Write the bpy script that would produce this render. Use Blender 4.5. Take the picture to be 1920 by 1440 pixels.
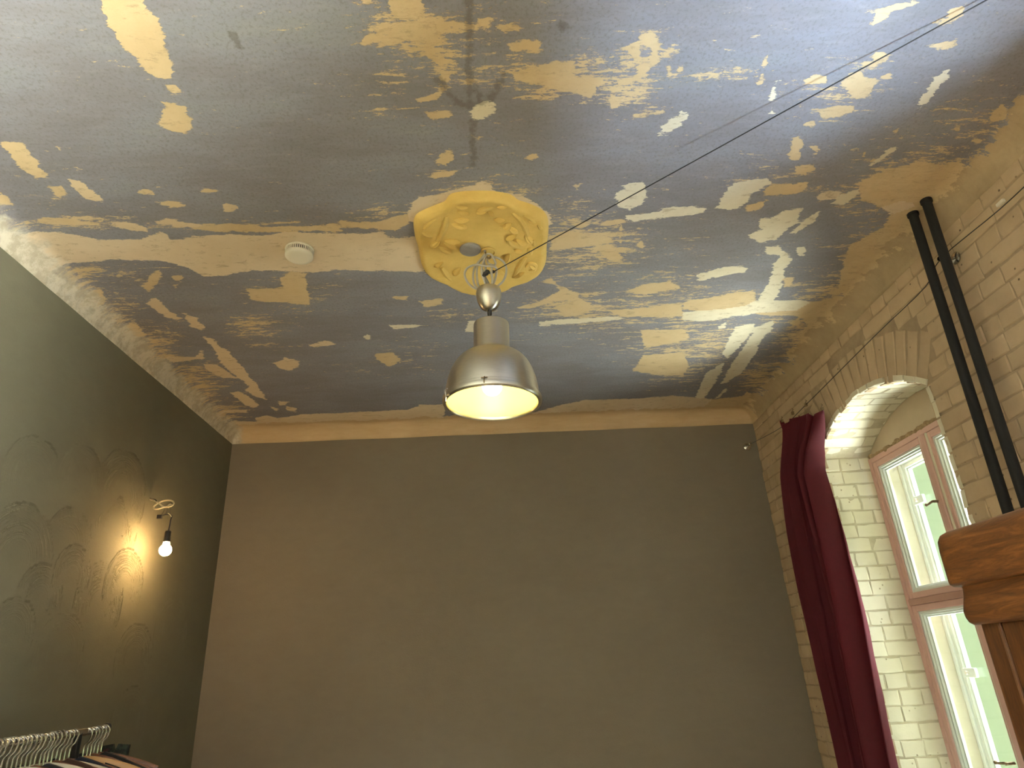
import bpy, bmesh, math, random
import numpy as np
from mathutils import Vector, Matrix

for o in list(bpy.data.objects):
    bpy.data.objects.remove(o, do_unlink=True)
SC = bpy.context.scene
COL = SC.collection
PI = math.pi
rnd = random.Random(7)

# ------------------------------------------------------------------ camera
ZC = 1.60                                   # camera height above the floor
_c = np.array([960., 720.]); _vz = np.array([815., -2130.]); _vy = np.array([941., 1263.])
F = float(np.sqrt(-((_vz - _c) @ (_vy - _c))))
_y = np.append(_vy - _c, F); _y /= np.linalg.norm(_y)
_z = np.append(_vz - _c, F); _z /= np.linalg.norm(_z)
_z = _z - (_z @ _y) * _y; _z /= np.linalg.norm(_z)
RM = np.stack([np.cross(_y, _z), _y, _z])
def ray(px, py): return RM @ np.array([px - 960., py - 720., F])
def hit(px, py, axis, val):
    """point of the plane axis=val (metres, floor at z=0) that the photograph shows at px,py"""
    d = ray(px, py); v = val - (ZC if axis == 2 else 0)
    p = d * (v / d[axis]); return Vector((p[0], p[1], p[2] + ZC))
def proj(p):
    q = RM.T @ (np.array(p) - np.array([0, 0, ZC]))
    if q[2] <= 0.05: return (-9999, -9999)
    return (960 + F * q[0] / q[2], 720 + F * q[1] / q[2])
cam_d = bpy.data.cameras.new('camera'); cam = bpy.data.objects.new('camera', cam_d); COL.objects.link(cam)
cam_d.sensor_width = 36; cam_d.lens = 36 * F / 1920; cam_d.clip_start = .02
cm = Matrix.Identity(4)
for i in range(3):
    cm[i][0] = RM[i, 0]; cm[i][1] = -RM[i, 1]; cm[i][2] = -RM[i, 2]
cm.translation = (0, 0, ZC)
cam.matrix_world = cm
SC.camera = cam

# ------------------------------------------------------------------ world, daylight, exposure
XL, XR, YB, YN, ZT, HC = -1.875, 1.908, 4.57, -2.6, 3.20, 3.30
W = bpy.data.worlds.new('sky'); SC.world = W; W.use_nodes = True
W.node_tree.nodes['Background'].inputs[0].default_value = (.72, .86, 1.0, 1)
W.node_tree.nodes['Background'].inputs[1].default_value = .5
def light(name, kind, loc, target, energy, color, size=None, size_y=None):
    l = bpy.data.lights.new(name, kind); l.energy = energy; l.color = color
    if kind == 'AREA':
        l.shape = 'RECTANGLE'; l.size = size; l.size_y = size_y; l.spread = math.radians(85)
    o = bpy.data.objects.new(name, l); COL.objects.link(o); o.location = loc
    o.rotation_euler = (Vector(target) - Vector(loc)).to_track_quat('-Z', 'Y').to_euler()
    return o
s = light('sun', 'SUN', (-8, 6, 12), (6, 3, 2), 1.6, (1, .95, .86)); s.data.angle = .01
# daylight that comes in at the two windows: from the sky above, and up from the sunlit yard below
light('daylight_sky_window', 'AREA', (4.6, 3.2, 5.2), (.2, 3.1, 1.1), 230, (.93, .97, 1.0), 3.0, 2.0)
light('daylight_yard_window', 'AREA', (5.0, 3.2, -1.6), (1.5, 3.2, 2.9), 330, (.98, 1.0, .93), 4.0, 2.4)
light('daylight_sky_near_window', 'AREA', (3.4, .75, 3.9), (-.6, .0, .8), 4600, (.98, .98, 1.0), 3.0, 2.2)
light('daylight_yard_near_window', 'AREA', (3.3, .75, -.2), (1.3, 1.0, 3.3), 300, (.62, .76, 1.0), 1.5, .6)
light('added_rear_fill', 'AREA', (2.85, -1.40, 1.0), (-1.8, -.4, 2.3), 3100, (1, .95, .86), 1.2, 1.8)  # added fill lamp behind the camera, brightens left wall, back wall and ceiling
SC.view_settings.view_transform = 'Standard'; SC.view_settings.look = 'None'
SC.view_settings.gamma = 1; SC.view_settings.use_curve_mapping = False
SC.view_settings.exposure = 0.6
BULB_E, PEND_E = 240., 24.

# ------------------------------------------------------------------ mesh helpers
class MB:
    def __init__(s): s.v = []; s.f = []
    def add(s, vs, fs):
        b = len(s.v); s.v += [tuple(v) for v in vs]; s.f += [tuple(b + i for i in f) for f in fs]; return s
    def box(s, lo, hi):
        x0, y0, z0 = lo; x1, y1, z1 = hi
        return s.add([(x0,y0,z0),(x1,y0,z0),(x1,y1,z0),(x0,y1,z0),(x0,y0,z1),(x1,y0,z1),(x1,y1,z1),(x0,y1,z1)],
                     [(0,3,2,1),(4,5,6,7),(0,1,5,4),(1,2,6,5),(2,3,7,6),(3,0,4,7)])
    def tube(s, pts, r, n=10, cap=True, closed=False):
        pts = [Vector(p) for p in pts]; m = len(pts)
        rs = r if isinstance(r, (list, tuple)) else [r] * m
        vs = []; up = None
        for i, p in enumerate(pts):
            a = pts[(i - 1) % m] if (closed or i > 0) else p
            b = pts[(i + 1) % m] if (closed or i < m - 1) else p
            t = (b - a)
            t = t.normalized() if t.length > 1e-9 else Vector((0, 0, 1))
            if up is None: up = Vector((0, 0, 1)) if abs(t.z) < .9 else Vector((1, 0, 0))
            u = up - t * up.dot(t)
            if u.length < 1e-6: u = t.orthogonal()
            u.normalize(); w = t.cross(u); up = u
            for k in range(n):
                an = 2 * PI * k / n
                vs.append(p + (u * math.cos(an) + w * math.sin(an)) * rs[i])
        fs = []
        for i in range(m if closed else m - 1):
            j = (i + 1) % m
            for k in range(n):
                l = (k + 1) % n
                fs.append((i*n+k, i*n+l, j*n+l, j*n+k))
        if cap and not closed:
            fs.append(tuple(range(n - 1, -1, -1))); fs.append(tuple((m - 1) * n + k for k in range(n)))
        return s.add(vs, fs)
    def lathe(s, prof, n=48, o=(0, 0, 0), capa=False, capb=False):
        vs = []; fs = []; m = len(prof)
        for r, z in prof:
            for k in range(n):
                a = 2 * PI * k / n; vs.append((o[0] + r * math.cos(a), o[1] + r * math.sin(a), o[2] + z))
        for i in range(m - 1):
            for k in range(n):
                l = (k + 1) % n; fs.append((i*n+k, i*n+l, (i+1)*n+l, (i+1)*n+k))
        if capa: fs.append(tuple(range(n - 1, -1, -1)))
        if capb: fs.append(tuple((m - 1) * n + k for k in range(n)))
        return s.add(vs, fs)
    def ball(s, c, r, n=12, m=8):
        rx, ry, rz = r if isinstance(r, (tuple, list)) else (r, r, r)
        vs = [(c[0], c[1], c[2] - rz)]; fs = []
        for i in range(1, m):
            t = -PI / 2 + PI * i / m
            for k in range(n):
                a = 2 * PI * k / n
                vs.append((c[0] + rx*math.cos(t)*math.cos(a), c[1] + ry*math.cos(t)*math.sin(a), c[2] + rz*math.sin(t)))
        vs.append((c[0], c[1], c[2] + rz))
        for k in range(n):
            fs.append((0, 1 + (k+1) % n, 1 + k))
            for i in range(m - 2):
                fs.append((1+i*n+k, 1+i*n+(k+1) % n, 1+(i+1)*n+(k+1) % n, 1+(i+1)*n+k))
            fs.append((len(vs)-1, 1+(m-2)*n+k, 1+(m-2)*n+(k+1) % n))
        return s.add(vs, fs)
    def prism(s, prof, frame, a, b):
        """closed profile [(p,q)] swept from a to b; frame(p,q,t)->point"""
        n = len(prof); vs = [frame(p, q, a) for p, q in prof] + [frame(p, q, b) for p, q in prof]
        fs = [(i, (i+1) % n, n+(i+1) % n, n+i) for i in range(n)] + [tuple(range(n-1, -1, -1)), tuple(range(n, 2*n))]
        return s.add(vs, fs)
    def build(s, name, mat, parent=None, smooth=False, bevel=0, fixn=True, seg=2):
        me = bpy.data.meshes.new(name); me.from_pydata(s.v, [], s.f); me.validate()
        if fixn:
            bm = bmesh.new(); bm.from_mesh(me); bmesh.ops.recalc_face_normals(bm, faces=bm.faces); bm.to_mesh(me); bm.free()
        me.materials.append(mat)
        o = bpy.data.objects.new(name, me); COL.objects.link(o)
        if smooth:
            me.polygons.foreach_set('use_smooth', [True] * len(me.polygons))
            try: me.set_sharp_from_angle(angle=math.radians(38))
            except Exception: pass
        if bevel:
            b = o.modifiers.new('bevel', 'BEVEL'); b.width = bevel; b.segments = seg; b.limit_method = 'ANGLE'; b.angle_limit = .6
        if parent is not None: put(o, parent)
        return o
def put(o, parent):
    o.parent = parent; o.matrix_parent_inverse = Matrix.Translation(parent.location).inverted()
def tag(o, label=None, cat=None, group=None, kind=None):
    if label: o['label'] = label
    if cat: o['category'] = cat
    if group: o['group'] = group
    if kind: o['kind'] = kind
    return o
def empty(name, loc, label=None, cat=None, group=None, kind=None):
    o = bpy.data.objects.new(name, None); COL.objects.link(o); o.location = loc; o.empty_display_size = .05
    return tag(o, label, cat, group, kind)
def smoothpts(pts, n=6, closed=False):
    P = [Vector(p) for p in pts]; m = len(P); out = []
    rng = range(m) if closed else range(m - 1)
    for i in rng:
        p1, p2 = P[i], P[(i+1) % m]
        p0 = P[i-1] if (closed or i > 0) else p1 * 2 - p2
        p3 = P[(i+2) % m] if (closed or i + 2 < m) else p2 * 2 - p1
        for k in range(n):
            t = k / n
            out.append(.5 * ((2*p1) + (p2-p0)*t + (2*p0-5*p1+4*p2-p3)*t*t + (3*p1-p0-3*p2+p3)*t**3))
    if not closed: out.append(P[-1])
    return out

# ------------------------------------------------------------------ material helpers
def new_mat(name):
    m = bpy.data.materials.new(name); m.use_nodes = True
    return m, m.node_tree, m.node_tree.nodes['Principled BSDF']
def lk(nt, a, b): nt.links.new(a, b)
def math_n(nt, op, a, b=None, clamp=False):
    n = nt.nodes.new('ShaderNodeMath'); n.operation = op; n.use_clamp = clamp
    for i, v in enumerate((a, b)):
        if v is None: continue
        if isinstance(v, (int, float)): n.inputs[i].default_value = v
        else: lk(nt, v, n.inputs[i])
    return n.outputs[0]
def noise_n(nt, vec, scale, detail=5, rough=.55, stretch=None, rot=None, dist=0):
    if stretch or rot:
        mp = nt.nodes.new('ShaderNodeMapping')
        if stretch: mp.inputs['Scale'].default_value = stretch
        if rot: mp.inputs['Rotation'].default_value = rot
        lk(nt, vec, mp.inputs[0]); vec = mp.outputs[0]
    n = nt.nodes.new('ShaderNodeTexNoise'); n.inputs['Scale'].default_value = scale
    n.inputs['Detail'].default_value = detail; n.inputs['Roughness'].default_value = rough
    n.inputs['Distortion'].default_value = dist
    lk(nt, vec, n.inputs['Vector']); return n.outputs['Fac']
def ramp_n(nt, fac, stops):
    r = nt.nodes.new('ShaderNodeValToRGB'); e = r.color_ramp.elements
    while len(e) < len(stops): e.new(.5)
    for i, (p, c) in enumerate(stops):
        e[i].position = p; e[i].color = (*c, 1) if len(c) == 3 else c
    lk(nt, fac, r.inputs[0]); return r.outputs[0]
def step_n(nt, fac, lo, hi):
    m = nt.nodes.new('ShaderNodeMapRange'); m.interpolation_type = 'SMOOTHSTEP'
    m.inputs[1].default_value = lo; m.inputs[2].default_value = hi
    lk(nt, fac, m.inputs[0]); return m.outputs[0]
def mix_n(nt, fac, a, b):
    m = nt.nodes.new('ShaderNodeMix'); m.data_type = 'RGBA'
    for sock, v in ((0, fac), (6, a), (7, b)):
        if isinstance(v, (int, float)): m.inputs[sock].default_value = v
        elif isinstance(v, tuple): m.inputs[sock].default_value = (*v, 1)
        else: lk(nt, v, m.inputs[sock])
    return m.outputs[2]
def bump_n(nt, h, bsdf, strength=.3, dist=.005):
    b = nt.nodes.new('ShaderNodeBump'); b.inputs['Strength'].default_value = strength; b.inputs['Distance'].default_value = dist
    lk(nt, h, b.inputs['Height']); lk(nt, b.outputs[0], bsdf.inputs['Normal'])
def pos_n(nt): return nt.nodes.new('ShaderNodeNewGeometry').outputs['Position']
def obj_n(nt): return nt.nodes.new('ShaderNodeTexCoord').outputs['Object']
def attr_n(nt, name):
    a = nt.nodes.new('ShaderNodeAttribute'); a.attribute_name = name; return a.outputs['Fac']
def simple(name, c1, c2=None, rough=.6, metal=0, scale=20, bump=.1, stretch=None, bscale=None, dist=.003):
    m, nt, b = new_mat(name); p = obj_n(nt)
    c2 = c2 or tuple(min(1, x * .8) for x in c1)
    f = noise_n(nt, p, scale, 5, .6, stretch)
    lk(nt, ramp_n(nt, f, [(.3, c2), (.7, c1)]), b.inputs['Base Color'])
    b.inputs['Roughness'].default_value = rough; b.inputs['Metallic'].default_value = metal
    if bump: bump_n(nt, noise_n(nt, p, bscale or scale * 4, 4, .6, stretch), b, bump, dist)
    return m

M = {}
M['paint_white'] = simple('window_white', (.66, .69, .64), (.61, .65, .59), .45, 0, 6, .05)
M['cream_board'] = simple('cream_board', (.62, .585, .46), (.57, .535, .41), .5, 0, 5, .05)
M['pink'] = simple('pink_paint', (.58, .36, .31), (.54, .33, .28), .5, 0, 9, .08)
M['pink_dark'] = simple('pink_groove', (.40, .23, .18), (.36, .20, .16), .6, 0, 9, .08)
M['mortar'] = simple('painted_mortar', (.38, .29, .19), (.27, .20, .13), .85, 0, 14, .6, None, 60)
M['rough_plaster'] = simple('crumbling_plaster', (.42, .30, .17), (.22, .15, .08), .9, 0, 30, 1, None, 60, .01)
M['black_iron'] = simple('black_pipe', (.007, .0065, .006), (.004, .004, .004), .9, 0, 12, .05)
M['black_plastic'] = simple('black_plastic', (.015, .014, .013), None, .45, 0, 30, .03)
M['white_plastic'] = simple('white_plastic', (.72, .68, .58), (.68, .64, .54), .4, 0, 8, .02)
M['slot'] = simple('dark_slot', (.06, .055, .05), None, .8, 0, 20, 0)
M['grey_cable'] = simple('grey_cable', (.42, .40, .36), (.36, .34, .30), .45, 0, 20, .03)
M['cream_cable'] = simple('cream_cable', (.70, .62, .42), None, .45, 0, 20, .03)
M['chrome'] = simple('chrome', (.62, .60, .56), (.5, .48, .44), .22, 1, 20, .02)
M['brass'] = simple('aged_brass', (.30, .22, .13), (.2, .14, .08), .4, .8, 40, .1)
M['grey_cover'] = simple('grey_cover', (.30, .29, .29), (.25, .24, .24), .55, 0, 30, .1)
M['reflector'] = simple('cream_reflector', (.84, .78, .42), (.82, .75, .38), .35, 0, 5, 0)
M['floor'] = simple('floor_boards', (.50, .38, .25), (.42, .31, .20), .45, 0, 3, .1, (1, 12, 1))
M['near_wall'] = simple('near_wall', (.66, .62, .54), (.62, .58, .50), .85, 0, 4, .2)
M['facade'] = simple('green_facade', (.58, .72, .40), (.56, .69, .38), .9, 0, 2, .1)
M['yard'] = simple('yard_paving', (.45, .44, .40), (.38, .37, .33), .9, 0, 2, .2)

def metal_mat():
    m, nt, b = new_mat('brushed_aluminium'); p = obj_n(nt)
    f = noise_n(nt, p, 30, 4, .6, (1, 1, 30))
    lk(nt, ramp_n(nt, f, [(.3, (.62, .595, .53)), (.7, (.74, .71, .64))]), b.inputs['Base Color'])
    b.inputs['Metallic'].default_value = 1; b.inputs['Roughness'].default_value = .32
    b.inputs['Anisotropic'].default_value = .8; b.inputs['Anisotropic Rotation'].default_value = .25
    tg = nt.nodes.new('ShaderNodeTangent'); tg.axis = 'Z'; lk(nt, tg.outputs[0], b.inputs['Tangent'])
    return m
M['metal'] = metal_mat()
def glass_mat():
    m = bpy.data.materials.new('thin_glass'); m.use_nodes = True; nt = m.node_tree; nt.nodes.clear()
    o = nt.nodes.new('ShaderNodeOutputMaterial'); t = nt.nodes.new('ShaderNodeBsdfTransparent')
    t.inputs[0].default_value = (.96, .98, .97, 1)
    g = nt.nodes.new('ShaderNodeBsdfGlossy'); g.inputs['Roughness'].default_value = .02
    lw = nt.nodes.new('ShaderNodeLayerWeight'); lw.inputs[0].default_value = .5
    fr = math_n(nt, 'ADD', math_n(nt, 'MULTIPLY', math_n(nt, 'POWER', lw.outputs['Facing'], 5), .8), .03)
    mx = nt.nodes.new('ShaderNodeMixShader'); lk(nt, fr, mx.inputs[0]); lk(nt, t.outputs[0], mx.inputs[1]); lk(nt, g.outputs[0], mx.inputs[2])
    lk(nt, mx.outputs[0], o.inputs[0]); return m
M['glass'] = glass_mat()
def emit_mat(name, c, e):
    m, nt, b = new_mat(name)
    b.inputs['Base Color'].default_value = (.9, .85, .7, 1); b.inputs['Emission Color'].default_value = (*c, 1)
    b.inputs['Emission Strength'].default_value = e; return m
M['bulb'] = emit_mat('glowing_bulb', (1, .62, .26), BULB_E)
M['pend_bulb'] = emit_mat('glowing_pendant_bulb', (1, .80, .42), PEND_E)

def wall_paint(name, c1, c2, fans=False):
    m, nt, b = new_mat(name); p = pos_n(nt)
    f = noise_n(nt, p, 1.3, 7, .62, None, None, .4)
    f2 = noise_n(nt, p, 9, 6, .65, (1, 1, 2.2))
    c = mix_n(nt, math_n(nt, 'MULTIPLY', f2, .45), ramp_n(nt, f, [(.3, c1), (.7, c2)]), tuple(x * .72 for x in c1))
    b.inputs['Roughness'].default_value = .82
    b.inputs['Specular IOR Level'].default_value = .2
    h = math_n(nt, 'MULTIPLY', noise_n(nt, p, 160, 3, .6), .25)
    h = math_n(nt, 'ADD', h, math_n(nt, 'MULTIPLY', noise_n(nt, p, 14, 5, .6), .35))
    if fans:
        r = attr_n(nt, 'fan_r'); k = attr_n(nt, 'fan_m')
        cx = nt.nodes.new('ShaderNodeCombineXYZ'); lk(nt, r, cx.inputs[0])
        cx2 = nt.nodes.new('ShaderNodeVectorMath'); cx2.operation = 'MULTIPLY_ADD'
        lk(nt, p, cx2.inputs[0]); cx2.inputs[1].default_value = (.04, .04, .04); lk(nt, cx.outputs[0], cx2.inputs[2])
        n1 = noise_n(nt, cx2.outputs[0], 130, 4, .7)
        comb = math_n(nt, 'MULTIPLY', step_n(nt, n1, .42, .62), k)
        brk = step_n(nt, noise_n(nt, p, 12, 4, .7), .35, .62)
        comb = math_n(nt, 'MULTIPLY', comb, brk)
        h = math_n(nt, 'ADD', h, math_n(nt, 'MULTIPLY', comb, 1.7))
        c = mix_n(nt, math_n(nt, 'MULTIPLY', comb, .32), c, tuple(min(1, x * 1.5) for x in c2))  # ridges also lightened in colour, painting in the bulb's light on them
    lk(nt, c, b.inputs['Base Color'])
    bump_n(nt, h, b, .8, .005)
    return m
M['wall_left'] = wall_paint('olive_plaster', (.145, .137, .097), (.176, .166, .121), True)
M['wall_back'] = wall_paint('umber_plaster', (.190, .162, .122), (.215, .186, .142))

def brick_mat(name, a, bcol, dark):
    m, nt, b = new_mat(name); p = pos_n(nt)
    oi = nt.nodes.new('ShaderNodeObjectInfo')
    f = math_n(nt, 'ADD', math_n(nt, 'MULTIPLY', noise_n(nt, p, 7, 6, .65), .75), math_n(nt, 'MULTIPLY', oi.outputs['Random'], .25))
    c = ramp_n(nt, f, [(.28, bcol), (.68, a)])
    v = nt.nodes.new('ShaderNodeTexVoronoi'); v.inputs['Scale'].default_value = 26; lk(nt, p, v.inputs['Vector'])
    pit = math_n(nt, 'MULTIPLY', step_n(nt, v.outputs['Distance'], .16, .06), step_n(nt, noise_n(nt, p, 9, 3, .6), .51, .58))
    c = mix_n(nt, pit, c, dark)
    lk(nt, c, b.inputs['Base Color']); b.inputs['Roughness'].default_value = .75
    h = math_n(nt, 'ADD', math_n(nt, 'MULTIPLY', noise_n(nt, p, 22, 5, .6), .8), math_n(nt, 'MULTIPLY', noise_n(nt, p, 130, 4, .6), .3))
    h = math_n(nt, 'SUBTRACT', h, math_n(nt, 'MULTIPLY', pit, 1.0))
    bump_n(nt, h, b, .5, .004)
    return m
M['brick'] = brick_mat('painted_brick', (.51, .385, .25), (.40, .295, .185), (.11, .075, .045))
M['brick_reveal'] = brick_mat('cream_painted_brick', (.70, .655, .51), (.63, .585, .45), (.35, .28, .18))

def velvet():
    m, nt, b = new_mat('crimson_velvet'); p = obj_n(nt)
    f = noise_n(nt, p, 60, 4, .6)
    lk(nt, ramp_n(nt, f, [(.3, (.055, .001, .005)), (.7, (.082, .0015, .0085))]), b.inputs['Base Color'])
    b.inputs['Roughness'].default_value = .85
    b.inputs['Sheen Weight'].default_value = .2; b.inputs['Sheen Tint'].default_value = (.9, .15, .3, 1); b.inputs['Sheen Roughness'].default_value = .4
    bump_n(nt, noise_n(nt, p, 200, 3, .6), b, .2, .002)
    # thin cloth lets a little daylight through
    out = [n for n in nt.nodes if n.type == 'OUTPUT_MATERIAL'][0]
    tr = nt.nodes.new('ShaderNodeBsdfTranslucent'); tr.inputs[0].default_value = (.70, .07, .15, 1)
    mx = nt.nodes.new('ShaderNodeMixShader'); mx.inputs[0].default_value = .18
    lk(nt, b.outputs[0], mx.inputs[1]); lk(nt, tr.outputs[0], mx.inputs[2]); lk(nt, mx.outputs[0], out.inputs[0])
    return m
M['velvet'] = velvet()
def wood(name, a, bcol, dark, stretch=(9, 1, 9), rough=.42, scale=6):
    m, nt, b = new_mat(name); p = obj_n(nt)
    n1 = noise_n(nt, p, scale, 7, .65, stretch, None, 1.2)
    n2 = noise_n(nt, p, scale * 8, 5, .7, stretch)
    c = ramp_n(nt, n1, [(.3, dark), (.5, bcol), (.72, a)])
    c = mix_n(nt, math_n(nt, 'MULTIPLY', step_n(nt, n2, .5, .7), .5), c, dark)
    lk(nt, c, b.inputs['Base Color']); b.inputs['Roughness'].default_value = rough
    bump_n(nt, n2, b, .25, .002)
    return m
M['oak'] = wood('stained_oak', (.27, .108, .032), (.14, .052, .015), (.055, .020, .007))
M['oak_post'] = wood('stained_oak_upright', (.16, .065, .020), (.095, .036, .012), (.04, .015, .006), (9, 9, 1))
M['groove'] = simple('dark_groove', (.012, .006, .003), None, .7, 0, 20, 0)
M['hanger_wood'] = wood('varnished_hanger', (.22, .075, .022), (.14, .045, .014), (.06, .02, .008), (1, 9, 9), .3, 12)
M['hanger_white'] = simple('pale_hanger', (.52, .47, .37), (.45, .40, .31), .5, 0, 10, .05)
M['hanger_tan'] = simple('tan_hanger', (.50, .28, .10), (.42, .22, .08), .4, 0, 10, .05)

# ------------------------------------------------------------------ ceiling (flat plaster with a small cove along the walls)
def PX(s, ox, oy, k=3.0):
    a = [float(t) for t in s.replace(',', ' ').split()]
    return [(ox + a[i] / k, oy + a[i+1] / k) for i in range(0, len(a), 2)]
PATCH = []          # (tone, outline in the photograph); tone 0 tan, .5 peach, 1 pale filler
def pp(tone, ox, oy, *ss):
    for s in ss: PATCH.append((tone, PX(s, ox, oy)))
pp(.12, 0, 0, '555,-60 590,80 620,150 650,215 690,265 760,330 770,355 830,400 890,435 965,445 950,330 935,250 915,170 885,110 855,65 820,30 795,-60',
   '930,480 990,485 1020,510 975,525', '920,580 1000,590 1045,600 1065,660 1085,720 1030,748 960,735 910,705 915,650',
   '10,800 120,795 150,840 200,890 230,940 265,1000 205,1000 150,960 100,915 60,860 20,830', '250,1030 290,1045 350,1050 385,1090 340,1115 290,1090')
pp(.4, 0, 0, '390,1005 440,1020 500,1060 560,1095 575,1130 530,1138 470,1105 420,1060', '1255,1150 1335,1150 1340,1175 1270,1186',
   '630,1250 700,1240 830,1280 840,1310 760,1300 640,1270', '870,1245 960,1235 1050,1255 1150,1265 1130,1275 1000,1280 880,1265')
pp(0, 0, 0, '770,1075 830,1070 895,1095 870,1105 790,1095', '900,1145 950,1135 1030,1155 960,1162', '1150,1063 1220,1063 1215,1076 1150,1078',
   '420,935 460,950 430,962', '315,815 355,850 335,862', '-20,1060 40,1110 60,1150 -20,1140', '410,-30 480,-30 450,20',
   '190,1235 270,1220 400,1240 560,1250 560,1265 400,1265 250,1255', '1070,1290 1300,1260 1500,1272 1920,1268 1920,1300 1600,1302 1440,1312 1200,1302')
pp(.5, 0, 400, '-200,-60 0,30 100,90 330,110 450,120 560,150 800,150 900,105 940,120 965,150 1100,130 1300,115 1420,125 1520,120 1600,100 1800,115 1920,120 2160,100 2180,135 2350,135 2400,330 1920,320 1700,330 1440,320 1250,350 1140,355 1060,305 900,265 700,260 500,275 350,280 260,300 240,350 200,330 110,290 0,205 -200,100')
pp(0, 0, 400, '870,325 910,320 890,390 860,420 840,435 860,465 830,430 795,405 835,395 840,350', '1390,425 1550,420 1600,410 1570,360 1640,330 1720,340 1730,440 1750,520 1690,510 1600,500 1480,500 1410,480',
   '640,620 760,615 830,690 740,690 700,650', '470,450 560,415 600,490 550,500', '975,350 1025,345 1015,385 980,380', '975,405 1000,405 995,430 975,425')
pp(.45, 0, 400, '830,505 870,470 900,500 960,555 1020,590 1000,600 940,590 880,550', '1035,565 1090,580 1130,615 1160,645 1130,660 1080,640 1050,600',
   '1150,700 1190,705 1240,755 1285,775 1330,830 1380,880 1410,930 1440,950 1470,1000 1495,1045 1440,1030 1380,1000 1400,970 1350,930 1280,880 1230,830 1210,770',
   '1140,845 1220,850 1280,890 1330,925 1250,925 1170,890', '1295,1010 1340,1000 1400,1030 1460,1075 1430,1095 1370,1075 1330,1040',
   '1560,1052 1620,1060 1605,1078 1570,1078', '1520,1085 1575,1100 1550,1112', '1610,1083 1680,1100 1660,1114 1615,1107', '1545,845 1600,810 1680,830 1680,865 1630,885 1580,880',
   '1740,740 1830,713 1900,735 1840,752 1770,754', '940,805 1100,808 1120,770 1147,770 1147,820 960,832',
   '1215,1110 1390,1105 1390,1120 1240,1122', '1440,1150 1500,1135 1560,1150 1700,1130 1920,1122 2300,1105 2360,1080 2500,1075 2500,1400 1320,1330 1260,1190 1300,1165 1440,1170')
pp(0, 640, 0, '150,200 270,180 300,160 340,130 520,130 530,170 560,220 590,235 500,265 420,240 320,250 150,265 100,260', '270,-20 450,-20 470,60 420,110 280,100', '100,-40 190,-40 150,40',
   '480,310 560,320 620,350 560,370', '550,390 610,400 600,460 560,460', '430,550 520,530 560,480 580,510 540,560 430,580', '460,630 600,620 600,655 510,670',
   '760,105 830,105 820,150 770,150', '890,160 1000,135 1000,170 910,190', '940,250 1020,240 1110,230 1110,290 960,300',
   '960,410 1080,370 1220,355 1310,350 1300,400 1430,490 1400,550 1280,510 1120,490 1000,450',
   '1580,275 1640,230 1740,190 1790,215 1790,310 1760,350 1720,330 1730,290 1690,265 1670,330 1650,330 1620,290',
   '1785,290 1840,270 1920,275 1900,300 1790,320', '1810,440 1840,370 1870,400 1920,360 1930,420 1840,440', '1440,338 1480,335 1480,357 1440,357',
   '1660,370 1720,355 1735,420 1690,450 1600,470 1560,475 1580,450 1650,420', '1520,540 1560,550 1570,600 1510,620', '1650,640 1760,630 1830,610 1840,625 1730,655 1650,655',
   '545,860 600,835 640,840 630,880 590,925 545,920', '460,1015 520,980 600,965 640,965 610,995 530,1005', '1040,875 1090,870 1070,895', '1295,1045 1340,1025 1380,1030 1320,1065',
   '1470,1250 1560,1235 1600,1240 1560,1265 1480,1275', '205,1200 240,1180 275,1185 260,1200', '0,1245 100,1250 200,1245 380,1200 380,1260 300,1300 180,1285 0,1285',
   '1300,1300 1400,1330 1500,1330 1540,1360 1380,1390 1180,1400 1170,1330 1250,1300', '1285,1250 1400,1260 1340,1290')
pp(.9, 640, 0, '1785,745 1870,650 1910,620 1960,655 1920,690 1850,742', '735,600 800,560 860,575 865,620 810,660 740,680', '1545,1090 1620,1030 1700,1015 1715,1080 1690,1150 1620,1180 1560,1160',
   '1600,1215 1740,1195 1860,1165 2045,1168 2042,1192 1970,1215 1780,1222 1650,1245 1600,1235')
pp(.6, 640, 0, '360,1230 400,1150 430,1110 480,1100 600,1080 700,1050 790,1020 840,1040 860,1070 1000,1095 1060,1120 1160,1190 1180,1260 1100,1300 700,1200 470,1200 420,1300 400,1250')
pp(.25, 1280, 0, '1070,140 1090,70 1070,55 1200,30 1310,10 1180,60 1150,100', '1435,120 1500,100 1500,50 1550,40 1600,10 1570,80 1520,130', '1350,250 1450,240 1540,220 1550,250 1480,285 1360,265',
   '1335,315 1375,315 1370,326', '985,365 1070,340 1080,300 1140,295 1180,320 1080,370', '690,460 740,420 810,430 800,470', '880,480 930,420 1000,410 1030,440 1110,440 1170,390 1190,440 1100,470 1040,520 1030,555 980,555 940,510',
   '740,620 860,600 980,595 940,635 840,660 790,670', '605,770 660,755 680,800 670,840 650,860 660,900 610,905 595,860 620,820', '710,820 750,820 765,850 740,890 725,880 740,850',
   '640,940 740,920 730,960 690,980 640,980', '700,695 735,680 720,712', '1000,885 1030,855 1032,887', '1175,750 1230,708 1200,752', '450,1080 500,1040 620,1040 700,1020 700,1060 620,1100 520,1105 450,1100',
   '360,1160 450,1130 500,1110 440,1170 370,1185', '830,1040 880,1020 870,1047', '430,480 470,320 460,400 440,470')
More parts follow.
